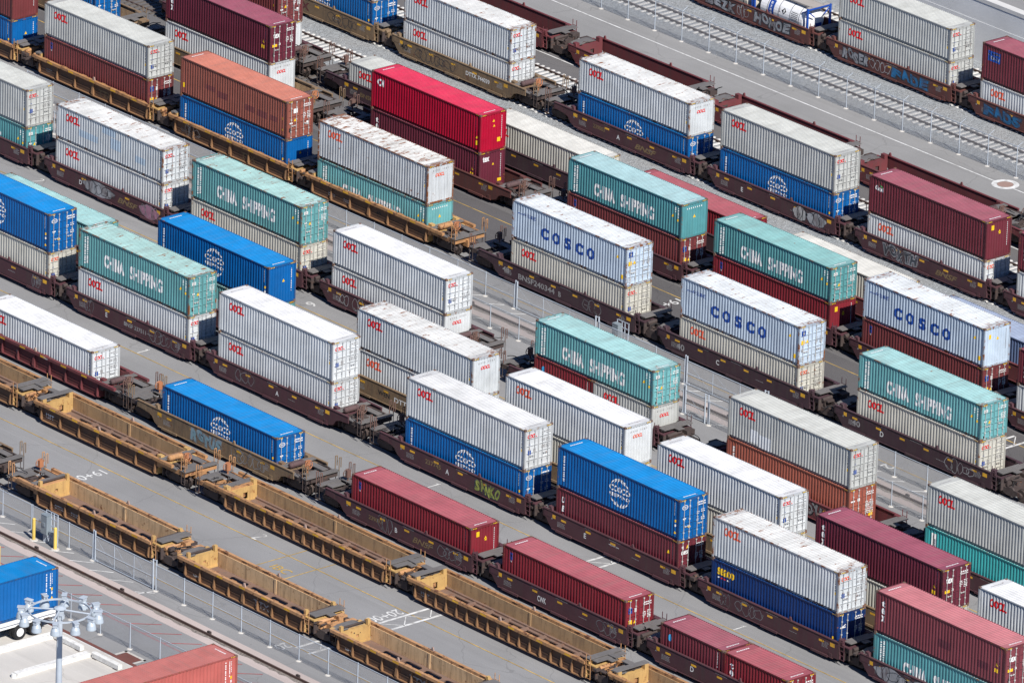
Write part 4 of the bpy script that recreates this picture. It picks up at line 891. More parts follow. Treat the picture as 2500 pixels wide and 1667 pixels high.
for k in range(4):
    q = math.radians(38 + 90 * k); mb = MB(); mb.tube((.15 * math.cos(q), .15 * math.sin(q), zr + .1), ((R - .04) * math.cos(q), (R - .04) * math.sin(q), zr), .055, 8); build('spoke', mb, STEEL, t)
mb = MB(); mb.lathe([(.24, -.25), (.26, .1), (.36, .14), (.36, .2), (.12, .3), (0, .3)], (0, 0, zr), 16)
for k in range(6): mb.box(.2 * math.cos(k) - .05, .2 * math.cos(k) + .05, .2 * math.sin(k) - .05, .2 * math.sin(k) + .05, zr - .5, zr - .22)
build('hub', mb, STEEL, t)
lm = MB(); lm.lathe([(.30, -.62), (.305, -.56), (.26, -.32), (.17, -.14), (.12, -.10)], (0, 0, 0), 20); lm.lathe([(0, -.5), (.26, -.58), (.295, -.62)], (0, 0, 0), 20); lr = lm.mesh('reflector')
lm = MB(); lm.box(-.19, .19, -.13, .13, -.12, .08); lm.box(-.24, .24, -.16, .16, .08, .13); lm.box(-.40, -.19, -.03, .03, -.03, .03); lh = lm.mesh('housing')
for k in range(12):
    q = math.radians(15 + 30 * k); h = put('lamp_housing', lh, STEEL, t, ((R + .42) * math.cos(q), (R + .42) * math.sin(q), zr + .03)); h.rotation_euler = (0, 0, q)
    put('reflector', lr, ALU, h, (0, 0, 0))
# ------------------------------------------------------------------ truck bays
WC = paint('white_bay_paint', (.72, .71, .68), .02, .3, .7, (4, 4, 4))
for x, y0, y1, l in ((19.75, -61.7, -74, 'long white kerb wall beside the blue box on its trailer'), (23.6, -61.8, -67.9, 'white rounded kerb wall between the truck bays')):
    mb = MB(); mb.prism_x([(y0, 0), (y1, 0), (y1 + .1, .28), (y0 - .1, .28)], x - .24, x + .24)
    for k in range(9):
        a, b = math.pi * k / 9, math.pi * (k + 1) / 9
        mb.face([(x + .24 * math.cos(a), y1 - .24 * math.sin(a), 0), (x + .24 * math.cos(b), y1 - .24 * math.sin(b), 0), (x + .2 * math.cos(b), y1 - .2 * math.sin(b), .27), (x + .2 * math.cos(a), y1 - .2 * math.sin(a), .27)]); mb.face([(x, y1, .272), (x + .2 * math.cos(b), y1 - .2 * math.sin(b), .27), (x + .2 * math.cos(a), y1 - .2 * math.sin(a), .27)])
    o = build('kerb_wall', mb, WC); o['label'] = l; o['category'] = 'kerb'; o['group'] = 'kerb walls of the truck bays'
for x0, x1, l in ((20.1, 22.8, 'white painted wheel stop log at the head of the empty bay behind the mast'), (24.0, 26.7, 'white painted wheel stop log beside the rusty drain box')):
    t = thing('wheel_stop', l, 'wheel stop', (x0, -61.75, 0), group='wheel stops of the truck bays')
    mb = MB(); mb.prism_x([(-.17, .05), (.17, .05), (.17, .36), (.1, .42), (-.1, .42), (-.17, .36)], 0, x1 - x0); build('beam', mb, WC, t)
    mb = MB(); mb.box(.1, .5, -.22, .22, 0, .05); mb.box(x1 - x0 - .5, x1 - x0 - .1, -.22, .22, 0, .05); build('footing', mb, UNDER, t)
def trailer(x, y, label):
    t = thing('container_trailer', label, 'trailer', (x, y, 0), group='trailers in the truck bays'); wp = paint('trailer_white', (.80, .80, .79), .01, .15, .5)
    mb = MB()
    for s in (-1, 1): mb.box(s * .95 - .1, s * .95 + .1, -12.3, .05, .92, 1.40); mb.box(s * 1.16 - .04, s * 1.16 + .04, -12.2, 0., 1.22, 1.40)
    for k in range(9): mb.box(-.85, .85, -.3 - k * 1.4 - .06, -.3 - k * 1.4 + .06, 1.0, 1.3)
    mb.box(-1.22, 1.22, -.02, .12, .95, 1.42); mb.box(-1.0, 1.0, .05, .14, .45, .62); mb.box(-.7, -.6, -.05, .1, .5, 1.0); mb.box(.6, .7, -.05, .1, .5, 1.0); build('chassis', mb, wp, t)
    for yy in (-1.75, -3.05):
        ax = MB(); ax.tube((-1.0, yy, .52), (1.0, yy, .52), .07, 8); build('axle', ax, UNDER, t)
        for s in (-1, 1):
            for q in (.72, 1.06):
                w = MB(); w.tube((s * q - .13, yy, .52), (s * q + .13, yy, .52), .50, 24); o = build('wheel', w, BLK, t)
                r = MB(); r.tube((s * q - .135, yy, .52), (s * q + .138, yy, .52), .29, 16); r.tube((s * q - .16, yy, .52), (s * q + .165, yy, .52), .10, 10); build('rim', r, wp, o)
    for s in (-1, 1): m2 = MB(); m2.box(s * .98 - .16, s * .98 + .16, .12, .16, 1.02, 1.3); build('tail_lamp', m2, flat('lamp_red', (.6, .03, .02), .3), t)
    m3 = MB(); m3.box(-1.2, 1.2, -1.0, -.6, .9, .96); m3.box(.9, 1.1, -9.2, -9., .0, .95); m3.box(-1.1, -.9, -9.2, -9., .0, .95); build('landing_leg', m3, UNDER, t)
trailer(17.72, -60.7, 'white trailer chassis with dual wheels under the blue box'); trailer(35.98, -60.7, 'white trailer chassis under the salmon red box at the lower edge')
G2 = 'containers on road trailers'
container(17.72, -60.72 - L40 / 2, 1.43, 'cb2', 'blue', HC, 'E', 'blue box on a white road trailer beside the lamp mast', rot=math.pi / 2, group=G2)
container(35.98, -60.72 - L40 / 2, 1.43, 'mx', 'coral', HC, 'E', 'salmon red box on a trailer at the lower edge right of the mast', rot=math.pi / 2, group=G2)
# ------------------------------------------------------------------ trains: boxes and the wagons below them
F = {'T6': 55.5, 'T4': 29.35, 'T2b': 20.0, 'T2': 14.2, 'T0': 4.72, 'T1': -8.43, 'T1b': -17.95, 'T3': -23.66, 'T5': -33.15}
ZB = .35
def stack(row, x, bot, top=None, L=L40):
    z = ZB
    for i, c in enumerate((bot, top)):
        if c is None: continue
        kind, style, H, end, label = c
        container(x + random.uniform(-.02, .02), F[row] + random.uniform(-.012, .012), z, kind, style, H, end, label, L); z += H + .004
RL = 'red lettered'
ST = [
 # fifth train from the front (yellow wagons)
 ('T0', -81.6, ('cb', 'blue', HC, 'E', 'blue box below a brown one at the upper left corner'), ('mf', 'brown', HC, 'E', 'brown box above a blue one at the upper left corner')),
 ('T0', -65.55, ('mf', 'brown', HC, 'D', 'brown box in the yellow wagon under a grey red lettered box, upper left'), ('ow', 'grey', HS, 'D', 'grey box with red lettering on a brown box, upper left')),
 ('T0', -49.58, ('cb', 'blue', HC, 'E', 'blue box with white globe logo under the orange box'), ('orp', 'orange', HC, 'D', 'faded orange box on a blue box, the only orange upper one')),
 ('T0', -33.9, ('cs', 'tealp', HS, 'E', 'pale teal box with peeling white lettering under the rusty white box'), ('ow2', 'rusty', HC, 'E', 'white box with heavy rust streaks on its end, above a pale teal one')),
 ('T0', -12.53, ('ow', 'cream', HC, 'D', 'cream box with red lettering under the leftmost white box lettered in big blue capitals'), ('cw', 'coswhite', HC, 'D', 'leftmost white box with big blue capitals, in mid picture')),
 ('T0', 5.4, ('ow2', 'cream', HS, 'D', 'cream box with faded red letters under the middle white box lettered in big blue capitals'), ('cw', 'coswhite', HC, 'D', 'middle white box with big blue capitals and rusty roof streaks')),
 ('T0', 23.63, ('ow', 'cream', HC, 'D', 'cream box with red letters under a pale teal box, above the wavy white graffiti'), ('cs', 'tealp', HS, 'D', 'pale teal lettered box near the right edge, on the dark wagon with thin white graffiti')),
 # behind the mid yard fence
 ('T1', -63.14, ('cs', 'teal2', HS, 'D', 'teal box at the left edge under a grey red lettered box'), ('ow', 'grey', HC, 'D', 'grey box with red letters at the left edge above a teal one')),
 ('T1', -47.5, ('ow', 'white', HC, 'D', 'white red lettered box in the wagon with the silver graffiti, under a twin'), ('owp', 'worn', HS, 'D', 'white red lettered box with blue scuffs above its twin, upper left, over the silver graffiti')),
 ('T1', -32.06, ('ow', 'cream', HC, 'D', 'cream red lettered box under the teal box with rusty roof patches, upper left of centre'), ('cs', 'teal', HC, 'D', 'teal lettered box with rusty roof patches left of the white pair, upper left of centre')),
 ('T1', -16.42, ('ow', 'white', HS, 'E', 'white red lettered box under its bright twin, left of centre, with closed ribbed end'), ('ow', 'bright', HS, 'D', 'bright white red lettered box on its twin, above the wagon with white scrawl')),
 ('T1', 25.05, ('co', 'rustor', HC, 'D', 'rust red box under a grey box, right of centre'), ('owq', 'grey', HC, 'D', 'grey red lettered box above the rust red one, right of centre')),
 ('T1', 44.65, ('tl', 'aqua', HC, 'D', 'bright aqua box under a grey one at the right edge'), ('ow', 'grey', HC, 'D', 'grey red lettered box above the aqua one at the right edge')),
 ('T1b', -43.64, ('cs', 'tealp', HC, 'E', 'single pale teal box partly hidden behind a bright blue upper box, left'), None),
 ('T1b', -24.05, ('cs', 'teal', HC, 'E', 'teal box nearly hidden under the blue box in the left middle'), ('cb', 'blue', HC, 'E', 'blue upper box with white globe logo and ribbed end, left middle')),
 ('T1b', -2.4, ('ow2', 'white', HC, 'E', 'white box with faded red letters in the tan wagon with white numbers'), ('ow', 'worn', HC, 'E', 'white red lettered box with rusty edges above the tan wagon with white numbers')),
 ('T1b', 13.2, ('ow', 'cream', HC, 'E', 'cream box mostly hidden behind the blue box that stands on a wine red one'), ('ow2', 'bright', HC, 'E', 'white box with faded red letters, just below the teal box on two short boxes')),
 ('T1b', 28.66, ('ow', 'cream', HC, 'D', 'cream box mostly hidden under a very bright white box, lower right of centre'), ('ow', 'bright', HC, 'D', 'very bright white box with red letters behind the white over navy pair')),
 ('T1b', 44.27, ('ow', 'cream', HC, 'D', 'cream box mostly hidden under the plum red upper box, lower right'), ('tx', 'plum', HC, 'D', 'plum red upper box with stacked white letters, lower right behind the pink roofed box')),
 ('T1b', 59.8, ('ow', 'white', HC, 'D', 'white box hidden under another at the lower right edge'), ('ow', 'bright', HC, 'D', 'bright white red lettered box cut by the right edge, lower right')),
 # the long brown train in front
 ('T3', -41.2, ('ow2', 'cream', HC, 'D', 'cream box at the left edge under the blue box with doors'), ('cb', 'blue', HC, 'D', 'blue upper box with doors at the left edge')),
 ('T3', -25.7, ('ow', 'white', HC, 'D', 'white red lettered box in the wagon lettered E under a teal box, left'), ('cs', 'teal', HC, 'D', 'teal lettered box with bleached roof, leftmost in the front brown train')),
 ('T3', -10.28, ('ow', 'white', HC, 'D', 'white red lettered box under its twin, left of the blue single box roof'), ('ow', 'bright', HC, 'D', 'white red lettered box on its twin, directly behind the single blue box')),
 ('T3', 9.65, ('cb', 'blue', HC, 'D', 'blue box with globe logo in the brown wagon with lime green graffiti'), ('ow', 'white', HC, 'D', 'pale grey white box above the blue one over the lime green graffiti')),
 ('T3', 25.18, ('ue', 'maroon', HC, 'D', 'wine red box with slanted white letters under the blue box, lower middle'), ('cb', 'blue', HC, 'D', 'blue box with globe logo on a wine red one, lower middle')),
 ('T3', 40.65, ('sc', 'navy', HC, 'D', 'navy box with yellow lettering, the only navy one'), ('ow2', 'worn', HC, 'D', 'white box with orange faded letters on the navy box')),
 ('T3', 56.32, ('cs', 'teal2', HC, 'D', 'teal box under the pink roofed box at the lower right corner'), ('txp', 'pink', HC, 'D', 'wine red box with pink sun bleached roof at the lower right corner')),
 # single boxes
 ('T5', -24.4, ('ow', 'bright', HC, 'D', 'single white box in a ribbed brown wagon at the left edge'), None),
 ('T5', -4.6, ('cb', 'blue', HC, 'D', 'single blue box with globe logo in a tan wagon with grey graffiti, lower left'), None),
 ('T5', 15.38, ('mf', 'dred', HC, 'E', 'single dark red box with yellow stickers on its ribbed end, lower middle'), None),
 ('T5', 30.8, ('mf', 'dred', HC, 'D', 'single dark red box with doors, between the ribbed end one and the two short ones'), None),
 # upper trains
 ('T2', -83.6, ('cb', 'blue', HC, 'D', 'blue box with doors cut by the top edge, upper left'), None),
 ('T2', -63.1, ('ow', 'white', HC, 'E', 'white red lettered box under the plum red box, top left'), ('tx', 'plum', HC, 'D', 'plum red upper box with white lettered doors at the top edge')),
 ('T2', -39.28, ('tx', 'plum', HC, 'E', 'plum red box with white letters under the bright red box'), ('rd', 'red', HC, 'E', 'vivid bright red upper box, the only one of its colour')),
 ('T2', -17.43, ('mf', 'brown', HC, 'D', 'brown red box under the left teal box of the pair in upper middle'), ('cs', 'teal2', HS, 'E', 'teal lettered box with pale ribbed end, left one of the pair in upper middle')),
 ('T2', -1.79, ('mf', 'dred', HC, 'E', 'brown red box under the teal box with doors, right of upper middle'), ('cs', 'tealg', HS, 'D', 'green teal lettered box with doors, right one of the pair in upper middle')),
 ('T2', 13.75, ('mf', 'brown', HC, 'D', 'brown red box under the rightmost white box lettered in big blue capitals'), ('cw', 'coswhite', HC, 'E', 'rightmost white box with big blue capitals and a rusty framed ribbed end')),
 ('T2', 29.35, ('ow', 'white', HC, 'D', 'white box under a wine red one cut by the right edge, mid height'), ('tx', 'maroon', HS, 'D', 'wine red upper box cut by the right edge, mid height')),
 ('T2b', -69.28, ('ow', 'white', HC, 'E', 'white box with rusty edged end under a brown one at the top edge'), ('or', 'brown', HC, 'D', 'brown box with doors cut by the top edge, behind the plum red one')),
 ('T2b', -48.7, ('ow', 'grey', HS, 'D', 'single grey box with red letters half hidden behind the bright red box'), None),
 ('T2b', -33.3, ('ow', 'cream', HC, 'E', 'single cream box with rusty white roof to the right of the bright red box'), None),
 ('T2b', -17.5, ('mf', 'dred', HC, 'E', 'single dark red box whose roof shows behind the left teal box in upper middle'), None),
 ('T2b', -1.55, ('ow', 'cream', HC, 'E', 'single cream roofed box behind the green teal box with doors'), None),
 ('T2b', 14.1, ('mf', 'pblue', HC, 'E', 'single dull blue box whose roof shows behind the rightmost big blue lettered one'), None),
 ('T4', -69.4, ('cb', 'blue', HC, 'D', 'blue box in the tan wagon at the top edge, beside grey gravel'), ('ow', 'white', HC, 'D', 'white box cut off by the top edge above a blue one')),
 ('T4', -53.6, ('ow', 'white', HS, 'D', 'white red lettered box in the tan wagon with black number panel, under a twin'), ('ow', 'worn', HS, 'D', 'white red lettered box on its twin at the top edge above the black number panel')),
 ('T4', -33.73, ('cb', 'blue', HS, 'D', 'blue box with globe logo in the brown wagon lettered A, upper right'), ('ow', 'worn', HS, 'E', 'white box with rusty ribbed end on a blue one, upper right')),
 ('T4', -18.1, ('cb', 'blue', HC, 'D', 'blue box with globe logo in the brown wagon with cream graffiti'), ('ow', 'grey', HC, 'D', 'grey red lettered box on a blue one above the cream graffiti')),
 ('T4', -2.3, ('ow2', 'white', HS, 'D', 'white box with orange red letters under the wine red box at the right'), ('mg', 'maroon', HC, 'E', 'wine red upper box with small white word and green arc')),
 ('T4', 13.2, ('ow', 'white', HC, 'D', 'white box under a wine red one cut by the right edge, upper part'), ('tx', 'maroon', HC, 'D', 'wine red upper box cut by the right edge, beside the dark wagon end')),
 ('T6', -34.15, ('ow', 'grey', HC, 'D', 'grey red lettered box in the wagon with silver word graffiti, under a twin'), ('ow', 'grey', HS, 'D', 'grey red lettered box on its twin in front of the retaining wall')),
 ('T6', -18.58, ('ow2', 'white', HS, 'D', 'white box with graffiti letters under the maroon box at the upper right corner'), ('bk', 'maroon', HC, 'D', 'maroon box with blue and yellow sign panel at the upper right corner')),
]
for s in ST: stack(*s)
# short boxes
container(5.26, F['T1'], ZB, 'm20', 'dred', HS, 'D', 'short red box under the left half of the teal box in lower middle', L20); container(5.26 + L20 + .07, F['T1'], ZB, 'ow', 'grey', HS, 'E', 'short grey red lettered box under the right half of the teal box in lower middle', L20)
container(5.26, F['T1'], ZB + HS + .004, 'cs', 'tealp', HS, 'D', 'aqua teal lettered box resting on two short boxes, middle of the picture')
container(46.4, F['T5'], ZB, 'm20', 'maroon', HS, 'E', 'short dark red box with a pale blue sticker at the lower edge', L20); container(46.4 + L20 + .07, F['T5'], ZB, 'tx', 'dred', HS, 'D', 'short dark red box with stacked white letters, right of the pair at the lower edge', L20)
# tank containers
def tank_box(x, y, z, label, frame_c, shell_c, band):
    t = thing('tank_container', label, 'tank container', (x, y, z), group='tank containers on the far wagon'); fm = flat('tank_frame_' + frame_c[0], frame_c[1], .45); sh = flat('tank_shell_' + shell_c[0], shell_c[1], .3, .06)
    H = HS; hx = L20 / 2; hy = W / 2; mb = MB()
    for sx in (-1, 1):
        for sy in (-1, 1):
            X = sorted((sx * hx, sx * (hx - .14))); Y = sorted((sy * hy, sy * (hy - .14))); mb.box(*X, *Y, .0, H)
            mb.tube((sx * (hx - .07), sy * (hy - .1), H - .2), (sx * (hx - .07), sy * .45, .25 if False else H - .75), .05, 6); mb.tube((sx * (hx - .07), sy * (hy - .1), .2), (sx * (hx - .07), sy * .45, .75), .05, 6); mb.tube((sx * (hx - .1), sy * (hy - .1), H - .15), (sx * (hx - .9), sy * .95, H - .55), .05, 6)
        X = sorted((sx * hx, sx * (hx - .12))); mb.box(*X, -hy + .14, hy - .14, H - .13, H - .01); mb.box(*X, -hy + .14, hy - .14, .02, .15)
    for sy in (-1, 1): Y = sorted((sy * hy, sy * (hy - .1))); mb.box(-hx + .14, hx - .14, *Y, .03, .15)
    build('frame', mb, fm, t)
    mb = MB(); r = 1.12; n = 32; prof = [(-hx + .30, .0), (-hx + .34, .45), (-hx + .48, .85), (-hx + .70, r), (hx - .70, r), (hx - .48, .85), (hx - .34, .45), (hx - .30, 0)]; zc = H / 2 + .02
    for (xa, ra), (xb, rb) in zip(prof, prof[1:]):
        for k in range(n):
            p, q = 2 * math.pi * k / n, 2 * math.pi * (k + 1) / n
            P = [(xa, ra * math.cos(p), zc + ra * math.sin(p)), (xa, ra * math.cos(q), zc + ra * math.sin(q)), (xb, rb * math.cos(q), zc + rb * math.sin(q)), (xb, rb * math.cos(p), zc + rb * math.sin(p))]
            if ra == 0: P = [P[0], P[2], P[3]]
            elif rb == 0: P = P[:3]
            mb.face(P, 0, True)
    build('tank', mb, sh, t)
    mb = MB()
    for xx in (-1.6, -.35, .9, 1.9):
        for k in range(n):
            p, q = 2 * math.pi * k / n, 2 * math.pi * (k + 1) / n
            mb.face([(xx, (r + .012) * math.cos(p), zc + (r + .012) * math.sin(p)), (xx, (r + .012) * math.cos(q), zc + (r + .012) * math.sin(q)), (xx + .05, (r + .012) * math.cos(q), zc + (r + .012) * math.sin(q)), (xx + .05, (r + .012) * math.cos(p), zc + (r + .012) * math.sin(p))])
    build('shell_band', mb, flat('band_dark', (.05, .06, .09), .5), t)
    mb = MB(); mb.box(-hx + .2, hx - .2, -.55, .55, H - .04, H); mb.box(-.45, .45, -.25, .25, H, H + .06); mb.box(-hx + .2, hx - .2, -.62, -.55, H - .1, H + .02); mb.box(-hx + .2, hx - .2, .55, .62, H - .1, H + .02); mb.box(hx - .35, hx - .05, -hy + .15, hy - .15, H - .005, H + .02); build('walkway', mb, flat('walkway_grey', (.36, .33, .30), .7), t)
    def cyl(u, v): th = math.pi + .55 - v / r; return (u, (r + .016) * math.cos(th), zc + (r + .016) * math.sin(th))
    def cylw(u, v): th = math.radians(200) - v / r; return (u, (r + .016) * math.cos(th), zc + (r + .016) * math.sin(th))
    if band:
        mb = MB()
        for k in range(10): mb.face([cylw(-1.45, k * .15 - .2), cylw(-.85, k * .15 - .2), cylw(-.85, k * .15 - .05), cylw(-1.45, k * .15 - .05)])
        build('name_band', mb, NAVY, t); mb = MB()
        def cyl2(u, v): th = math.radians(200) - v / r; return (u, (r + .02) * math.cos(th), zc + (r + .02) * math.sin(th))
        for k, ch in enumerate('EXSIF'): text_mb(mb, ch, lambda u, v: cyl2(-1.28 + u, .95 - k * .26 + v), 0, w=.22, h=.18, bold=.03)
        build('lettering', mb, WHITE, t); mb = MB()
        mb.face([cylw(.25, .5), cylw(.5, .75), cylw(.25, 1.0), cylw(0., .75)]); text_mb(mb, 'L', lambda u, v: cylw(-.25 + u, .6 + v), 0, w=.14, h=.3, bold=.02)
        for rr in range(6):
            xx = 1.05
            while xx < 1.75: mb.face([cylw(xx, .9 - rr * .13), cylw(xx + .09, .9 - rr * .13), cylw(xx + .09, .96 - rr * .13), cylw(xx, .96 - rr * .13)]); xx += .13
        build('hazard_label', mb, BLACK, t)
        mb = MB(); mb.face([(hx - .285, -.1, zc - .5), (hx - .285, .5, zc - .5), (hx - .285, .5, zc - .1), (hx - .285, -.1, zc - .1)]); build('end_panel', mb, NAVY, t)
tank_box(-37.6 - L20 / 2, F['T6'] + W / 2, ZB, 'white tank in a blue frame on the graffiti covered wagon at the top right', ('blue', (.012, .07, .36)), ('white', (.78, .78, .78)), True); tank_box(-43.75 - L20 / 2, F['T6'] + W / 2, ZB, 'cream tank cut by the top edge left of the white tank', ('blue', (.012, .07, .36)), ('cream', (.62, .58, .48)), False)
# wagons: (track centre, well from, to, style, ends, label, options)
def wc(row, x, style, eL, eR, label, half=None, **kw):
    yc = F[row] + W / 2; c = x + L40 / 2; h = half or 6.32; return well_car(yc, c - h, c + h, style, eL, eR, label, **kw)
B = lambda s, x, z, h, m, w=None, **k: (s, x, z, dict(h=h, w=w, bold=.02, **k), m)
GL = ('BNSF', 1.4, .62, dict(h=.42, w=2.3, bold=.03, shear=.35), GOLD)
U = 'unit of the yellow train'
wc('T0', -81.6, 'yellow', 'a', 'a', 'ribbed yellow wagon under the blue and brown boxes in the upper left corner', ribbed=True)
wc('T0', -65.55, 'yellow', 'a', 'a', 'ribbed yellow wagon under the brown and grey boxes, upper left', ribbed=True, texts=[B('TTX', .6, .55, .45, GOLD, 1.6), B('125T', -5.6, .6, .25, GREYTXT)])
wc('T0', -49.58, 'yellow', 'a', 'a', 'ribbed yellow wagon under the blue and orange boxes', ribbed=True, texts=[B('TTX', 1.2, .55, .45, GOLD, 1.6), B('125-T', -5.7, .6, .22, GREYTXT)], graf=[('line', -5.0, 1.5, 'grey', '', '')])
wc('T0', -33.9, 'yellow', 'a', 'c', 'ribbed yellow wagon under the pale teal and rusty white boxes', ribbed=True, texts=[B('DTTX', -4.6, .62, .2, WHITE), B('749070', -2.9, .6, .22, WHITE), B('40', .7, .6, .4, BLACK)])
wc('T0', -12.53, 'dark', 'c', 'a', 'dark brown wagon with long white number below the leftmost big blue lettered box', half=7.15, texts=[B('BNSF240344', -4.9, .62, .42, GREYTXT, 3.9), B('B', -.6, .62, .38, GREYTXT), B('48', -6.6, .72, .4, GREYTXT, .7)], graf=[('line', 2.0, 1.9, 'grey', '', '')])
wc('T0', 5.4, 'dark', 'a', 'a', 'dark brown wagon lettered C below the middle big blue lettered box', half=7.3, texts=[B('C', -1.9, .72, .36, WHITE), B('40', -6.0, .62, .45, GREYTXT, .8)])
wc('T0', 23.63, 'dark', 'a', 'a', 'dark brown wagon lettered D with thin white graffiti at the right', half=7.3, texts=[B('D', -3.4, .72, .38, WHITE), B('40', -6.2, .68, .42, GREYTXT, .8), B('125T', -7.9, 1.14, .22, WHITE)], graf=[('line', 3.2, 2.7, 'white', '', '')])
wc('T1', -63.14, 'brown', 'a', 'a', 'brown wagon at the left edge under the teal and grey boxes')
wc('T1', -47.5, 'brown', 'a', 'a', 'brown wagon lettered D with silver and pink graffiti', texts=[B('D', -3.0, .7, .34, WHITE), GL], graf=[('patch', -2.6, 3.6, 'silver', 'slate', 'a'), ('patch', 3.9, 2.2, 'pink', 'grey', 'bb')])
wc('T1', -32.06, 'brown', 'a', 'a', 'brown wagon under the teal box with rusty roof patches, upper left of centre')
wc('T1', -16.42, 'brown', 'a', 'c', 'brown wagon with thin white scrawl left of centre', graf=[('line', -5.2, 1.3, 'white', '', ''), ('line', -3.4, 2.2, 'white', '', '')])
wc('T1', 5.26, 'brown', 'c', 'a', 'brown wagon carrying the two short boxes in mid picture')
wc('T1', 25.05, 'redbrown', 'a', 'a', 'dark red brown wagon with black and white graffiti under the rust red box', half=8.1, graf=[('word', 2.2, 3.4, 'black', 'grey', 'OYUIO')])
wc('T1', 44.65, 'brown', 'a', 'a', 'brown wagon under the aqua box at the right edge', half=8.1)
wc('T1b', -43.64, 'brown', 'a', 'c', 'brown wagon hidden behind the left blue upper box'); wc('T1b', -24.05, 'brown', 'c', 'c', 'brown wagon hidden below the blue box in the left middle')
wc('T1b', -2.4, 'tan', 'c', 'a', 'tan wagon with white numbers on a black panel in mid picture', texts=[B('DTTX 760423', -1.6, .72, .36, WHITE, 4.0), B('WEN', -3.3, .78, .34, BLACK, 1.2)])
wc('T1b', 13.2, 'tan', 'a', 'a', 'tan wagon behind the blue over wine red pair, lower middle'); wc('T1b', 28.66, 'tan', 'a', 'a', 'tan wagon behind the white over navy pair'); wc('T1b', 44.27, 'tan', 'a', 'a', 'tan wagon under the plum red upper box, lower right'); wc('T1b', 59.8, 'tan', 'a', 'a', 'tan wagon under the bright white boxes at the lower right edge')
wc('T3', -41.2, 'brown', 'a', 'a', 'brown wagon under the blue over cream pair at the left edge', graf=[('line', 4.6, .8, 'grey', '', '')])
wc('T3', -25.7, 'brown', 'a', 'a', 'brown wagon lettered E under the leftmost teal over white pair', texts=[B('E', -2.65, .72, .34, WHITE), B('BNSF 237511', -.6, .72, .3, GREYTXT, 2.4), B('125 T', -6.85, 1.14, .22, GREYTXT)], graf=[('line', 2.2, 3.0, 'grey', '', ''), ('line', -5.0, .9, 'grey', '', '')])
wc('T3', -10.28, 'brown', 'a', 'c', 'brown wagon lettered A under the white twin boxes behind the single blue box', texts=[B('A', .5, .72, .34, WHITE), B('125 T', -6.85, 1.14, .22, GREYTXT)], graf=[('line', -3.8, 2.0, 'grey', '', '')])
wc('T3', 9.65, 'brown', 'c', 'a', 'brown wagon lettered A with lime green graffiti', texts=[B('A', -1.5, .72, .36, WHITE), B('237745', -3.6, .8, .34, GOLD, 1.6)], graf=[('word', 1.5, 2.6, 'slate', 'lime', 'SANKO')])
wc('T3', 25.18, 'brown', 'a', 'a', 'brown wagon lettered E under the blue over wine red pair', texts=[B('E', -2.9, .70, .36, WHITE), B('WILL LO LMT 124,000', -.4, 1.02, .10, WHITE, 1.0)])
wc('T3', 40.65, 'brown', 'a', 'a', 'brown wagon with thin scrawl graffiti under the navy box', graf=[('line', -4.9, 1.0, 'grey', '', ''), ('line', -3.3, 2.5, 'grey', '', '')])
wc('T3', 56.32, 'brown', 'a', 'a', 'brown wagon with silver grey graffiti at the lower right corner', graf=[('patch', -5.6, 3.0, 'silver', 'slate', 'ccc'), ('patch', -2.6, 3.2, 'grey', 'slate', 'dddd')])
wc('T5', -24.4, 'redbrown', 'a', 'c', 'ribbed dark red wagon under the single white box at the left edge', ribbed=True, half=7.0, texts=[('Yours', 1.2, 1.37, dict(h=.13, bold=.02, web=0), WHITE), B('B', -2.0, .75, .22, GREYTXT)])
wc('T5', -4.6, 'tan', 'c', 'c', 'tan wagon with grey and red graffiti under the single blue box', graf=[('word', -1.9, 3.0, 'grey', 'cyan', 'RETUS'), ('word', 1.9, 2.7, 'grey', 'tan2', 'WOLFMAN')] if False else [('word', -2.6, 3.2, 'grey', 'cyan', 'RGTUS'), ('line', 1.6, 3.6, 'silver', '', '')])
wc('T5', 15.38, 'brown', 'c', 'a', 'brown wagon lettered B with scratched loops under the single ribbed end red box', texts=[B('B', -1.2, .72, .34, WHITE), B('BNSF', .6, .62, .42, GOLD, 2.1, shear=.35), B('239097', -3.9, .8, .3, GOLD, 1.4)], graf=[('line', 3.2, 2.4, 'grey', '', ''), ('line', -2.9, 1.4, 'grey', '', '')])
wc('T5', 30.8, 'brown', 'a', 'a', 'brown wagon with white chalk letters under the red box with doors', texts=[B('CWK', -2.2, .62, .4, WHITE, .85)], graf=[('line', 3.8, 1.7, 'grey', '', '')])
wc('T5', 46.4, 'brown', 'a', 'a', 'brown wagon lettered D under the two short dark red boxes', texts=[B('D', -2.8, .72, .36, WHITE)])
wc('T2', -83.6, 'tan', 'a', 'a', 'tan wagon with an empty well end beside the blue box at the top edge', half=8.1); wc('T2', -63.1, 'tan', 'a', 'c', 'tan wagon under the plum red and white boxes, top left', half=8.3)
wc('T2', -39.28, 'rustred', 'c', 'c', 'rusty brown wagon under the bright red box', half=8.0)
wc('T2', -17.43, 'brown', 'c', 'a', 'brown wagon under the left teal box in upper middle'); wc('T2', -1.79, 'brown', 'a', 'a', 'brown wagon under the green teal box with doors'); wc('T2', 13.75, 'brown', 'a', 'a', 'brown wagon under the rightmost big blue lettered box'); wc('T2', 29.35, 'brown', 'a', 'a', 'brown wagon at the right edge under the white and wine red pair, mid height')
wc('T2b', -69.28, 'brown', 'a', 'c', 'brown wagon end behind the plum red box, top left'); wc('T2b', -48.7, 'dark', 'c', 'a', 'dark wagon with faded number under the single grey box', texts=[B('BNSF 270467', -4.4, .7, .34, GOLD, 3.4)], graf=[('word', -.2, 2.2, 'slate', 'cyan', 'GFX')])
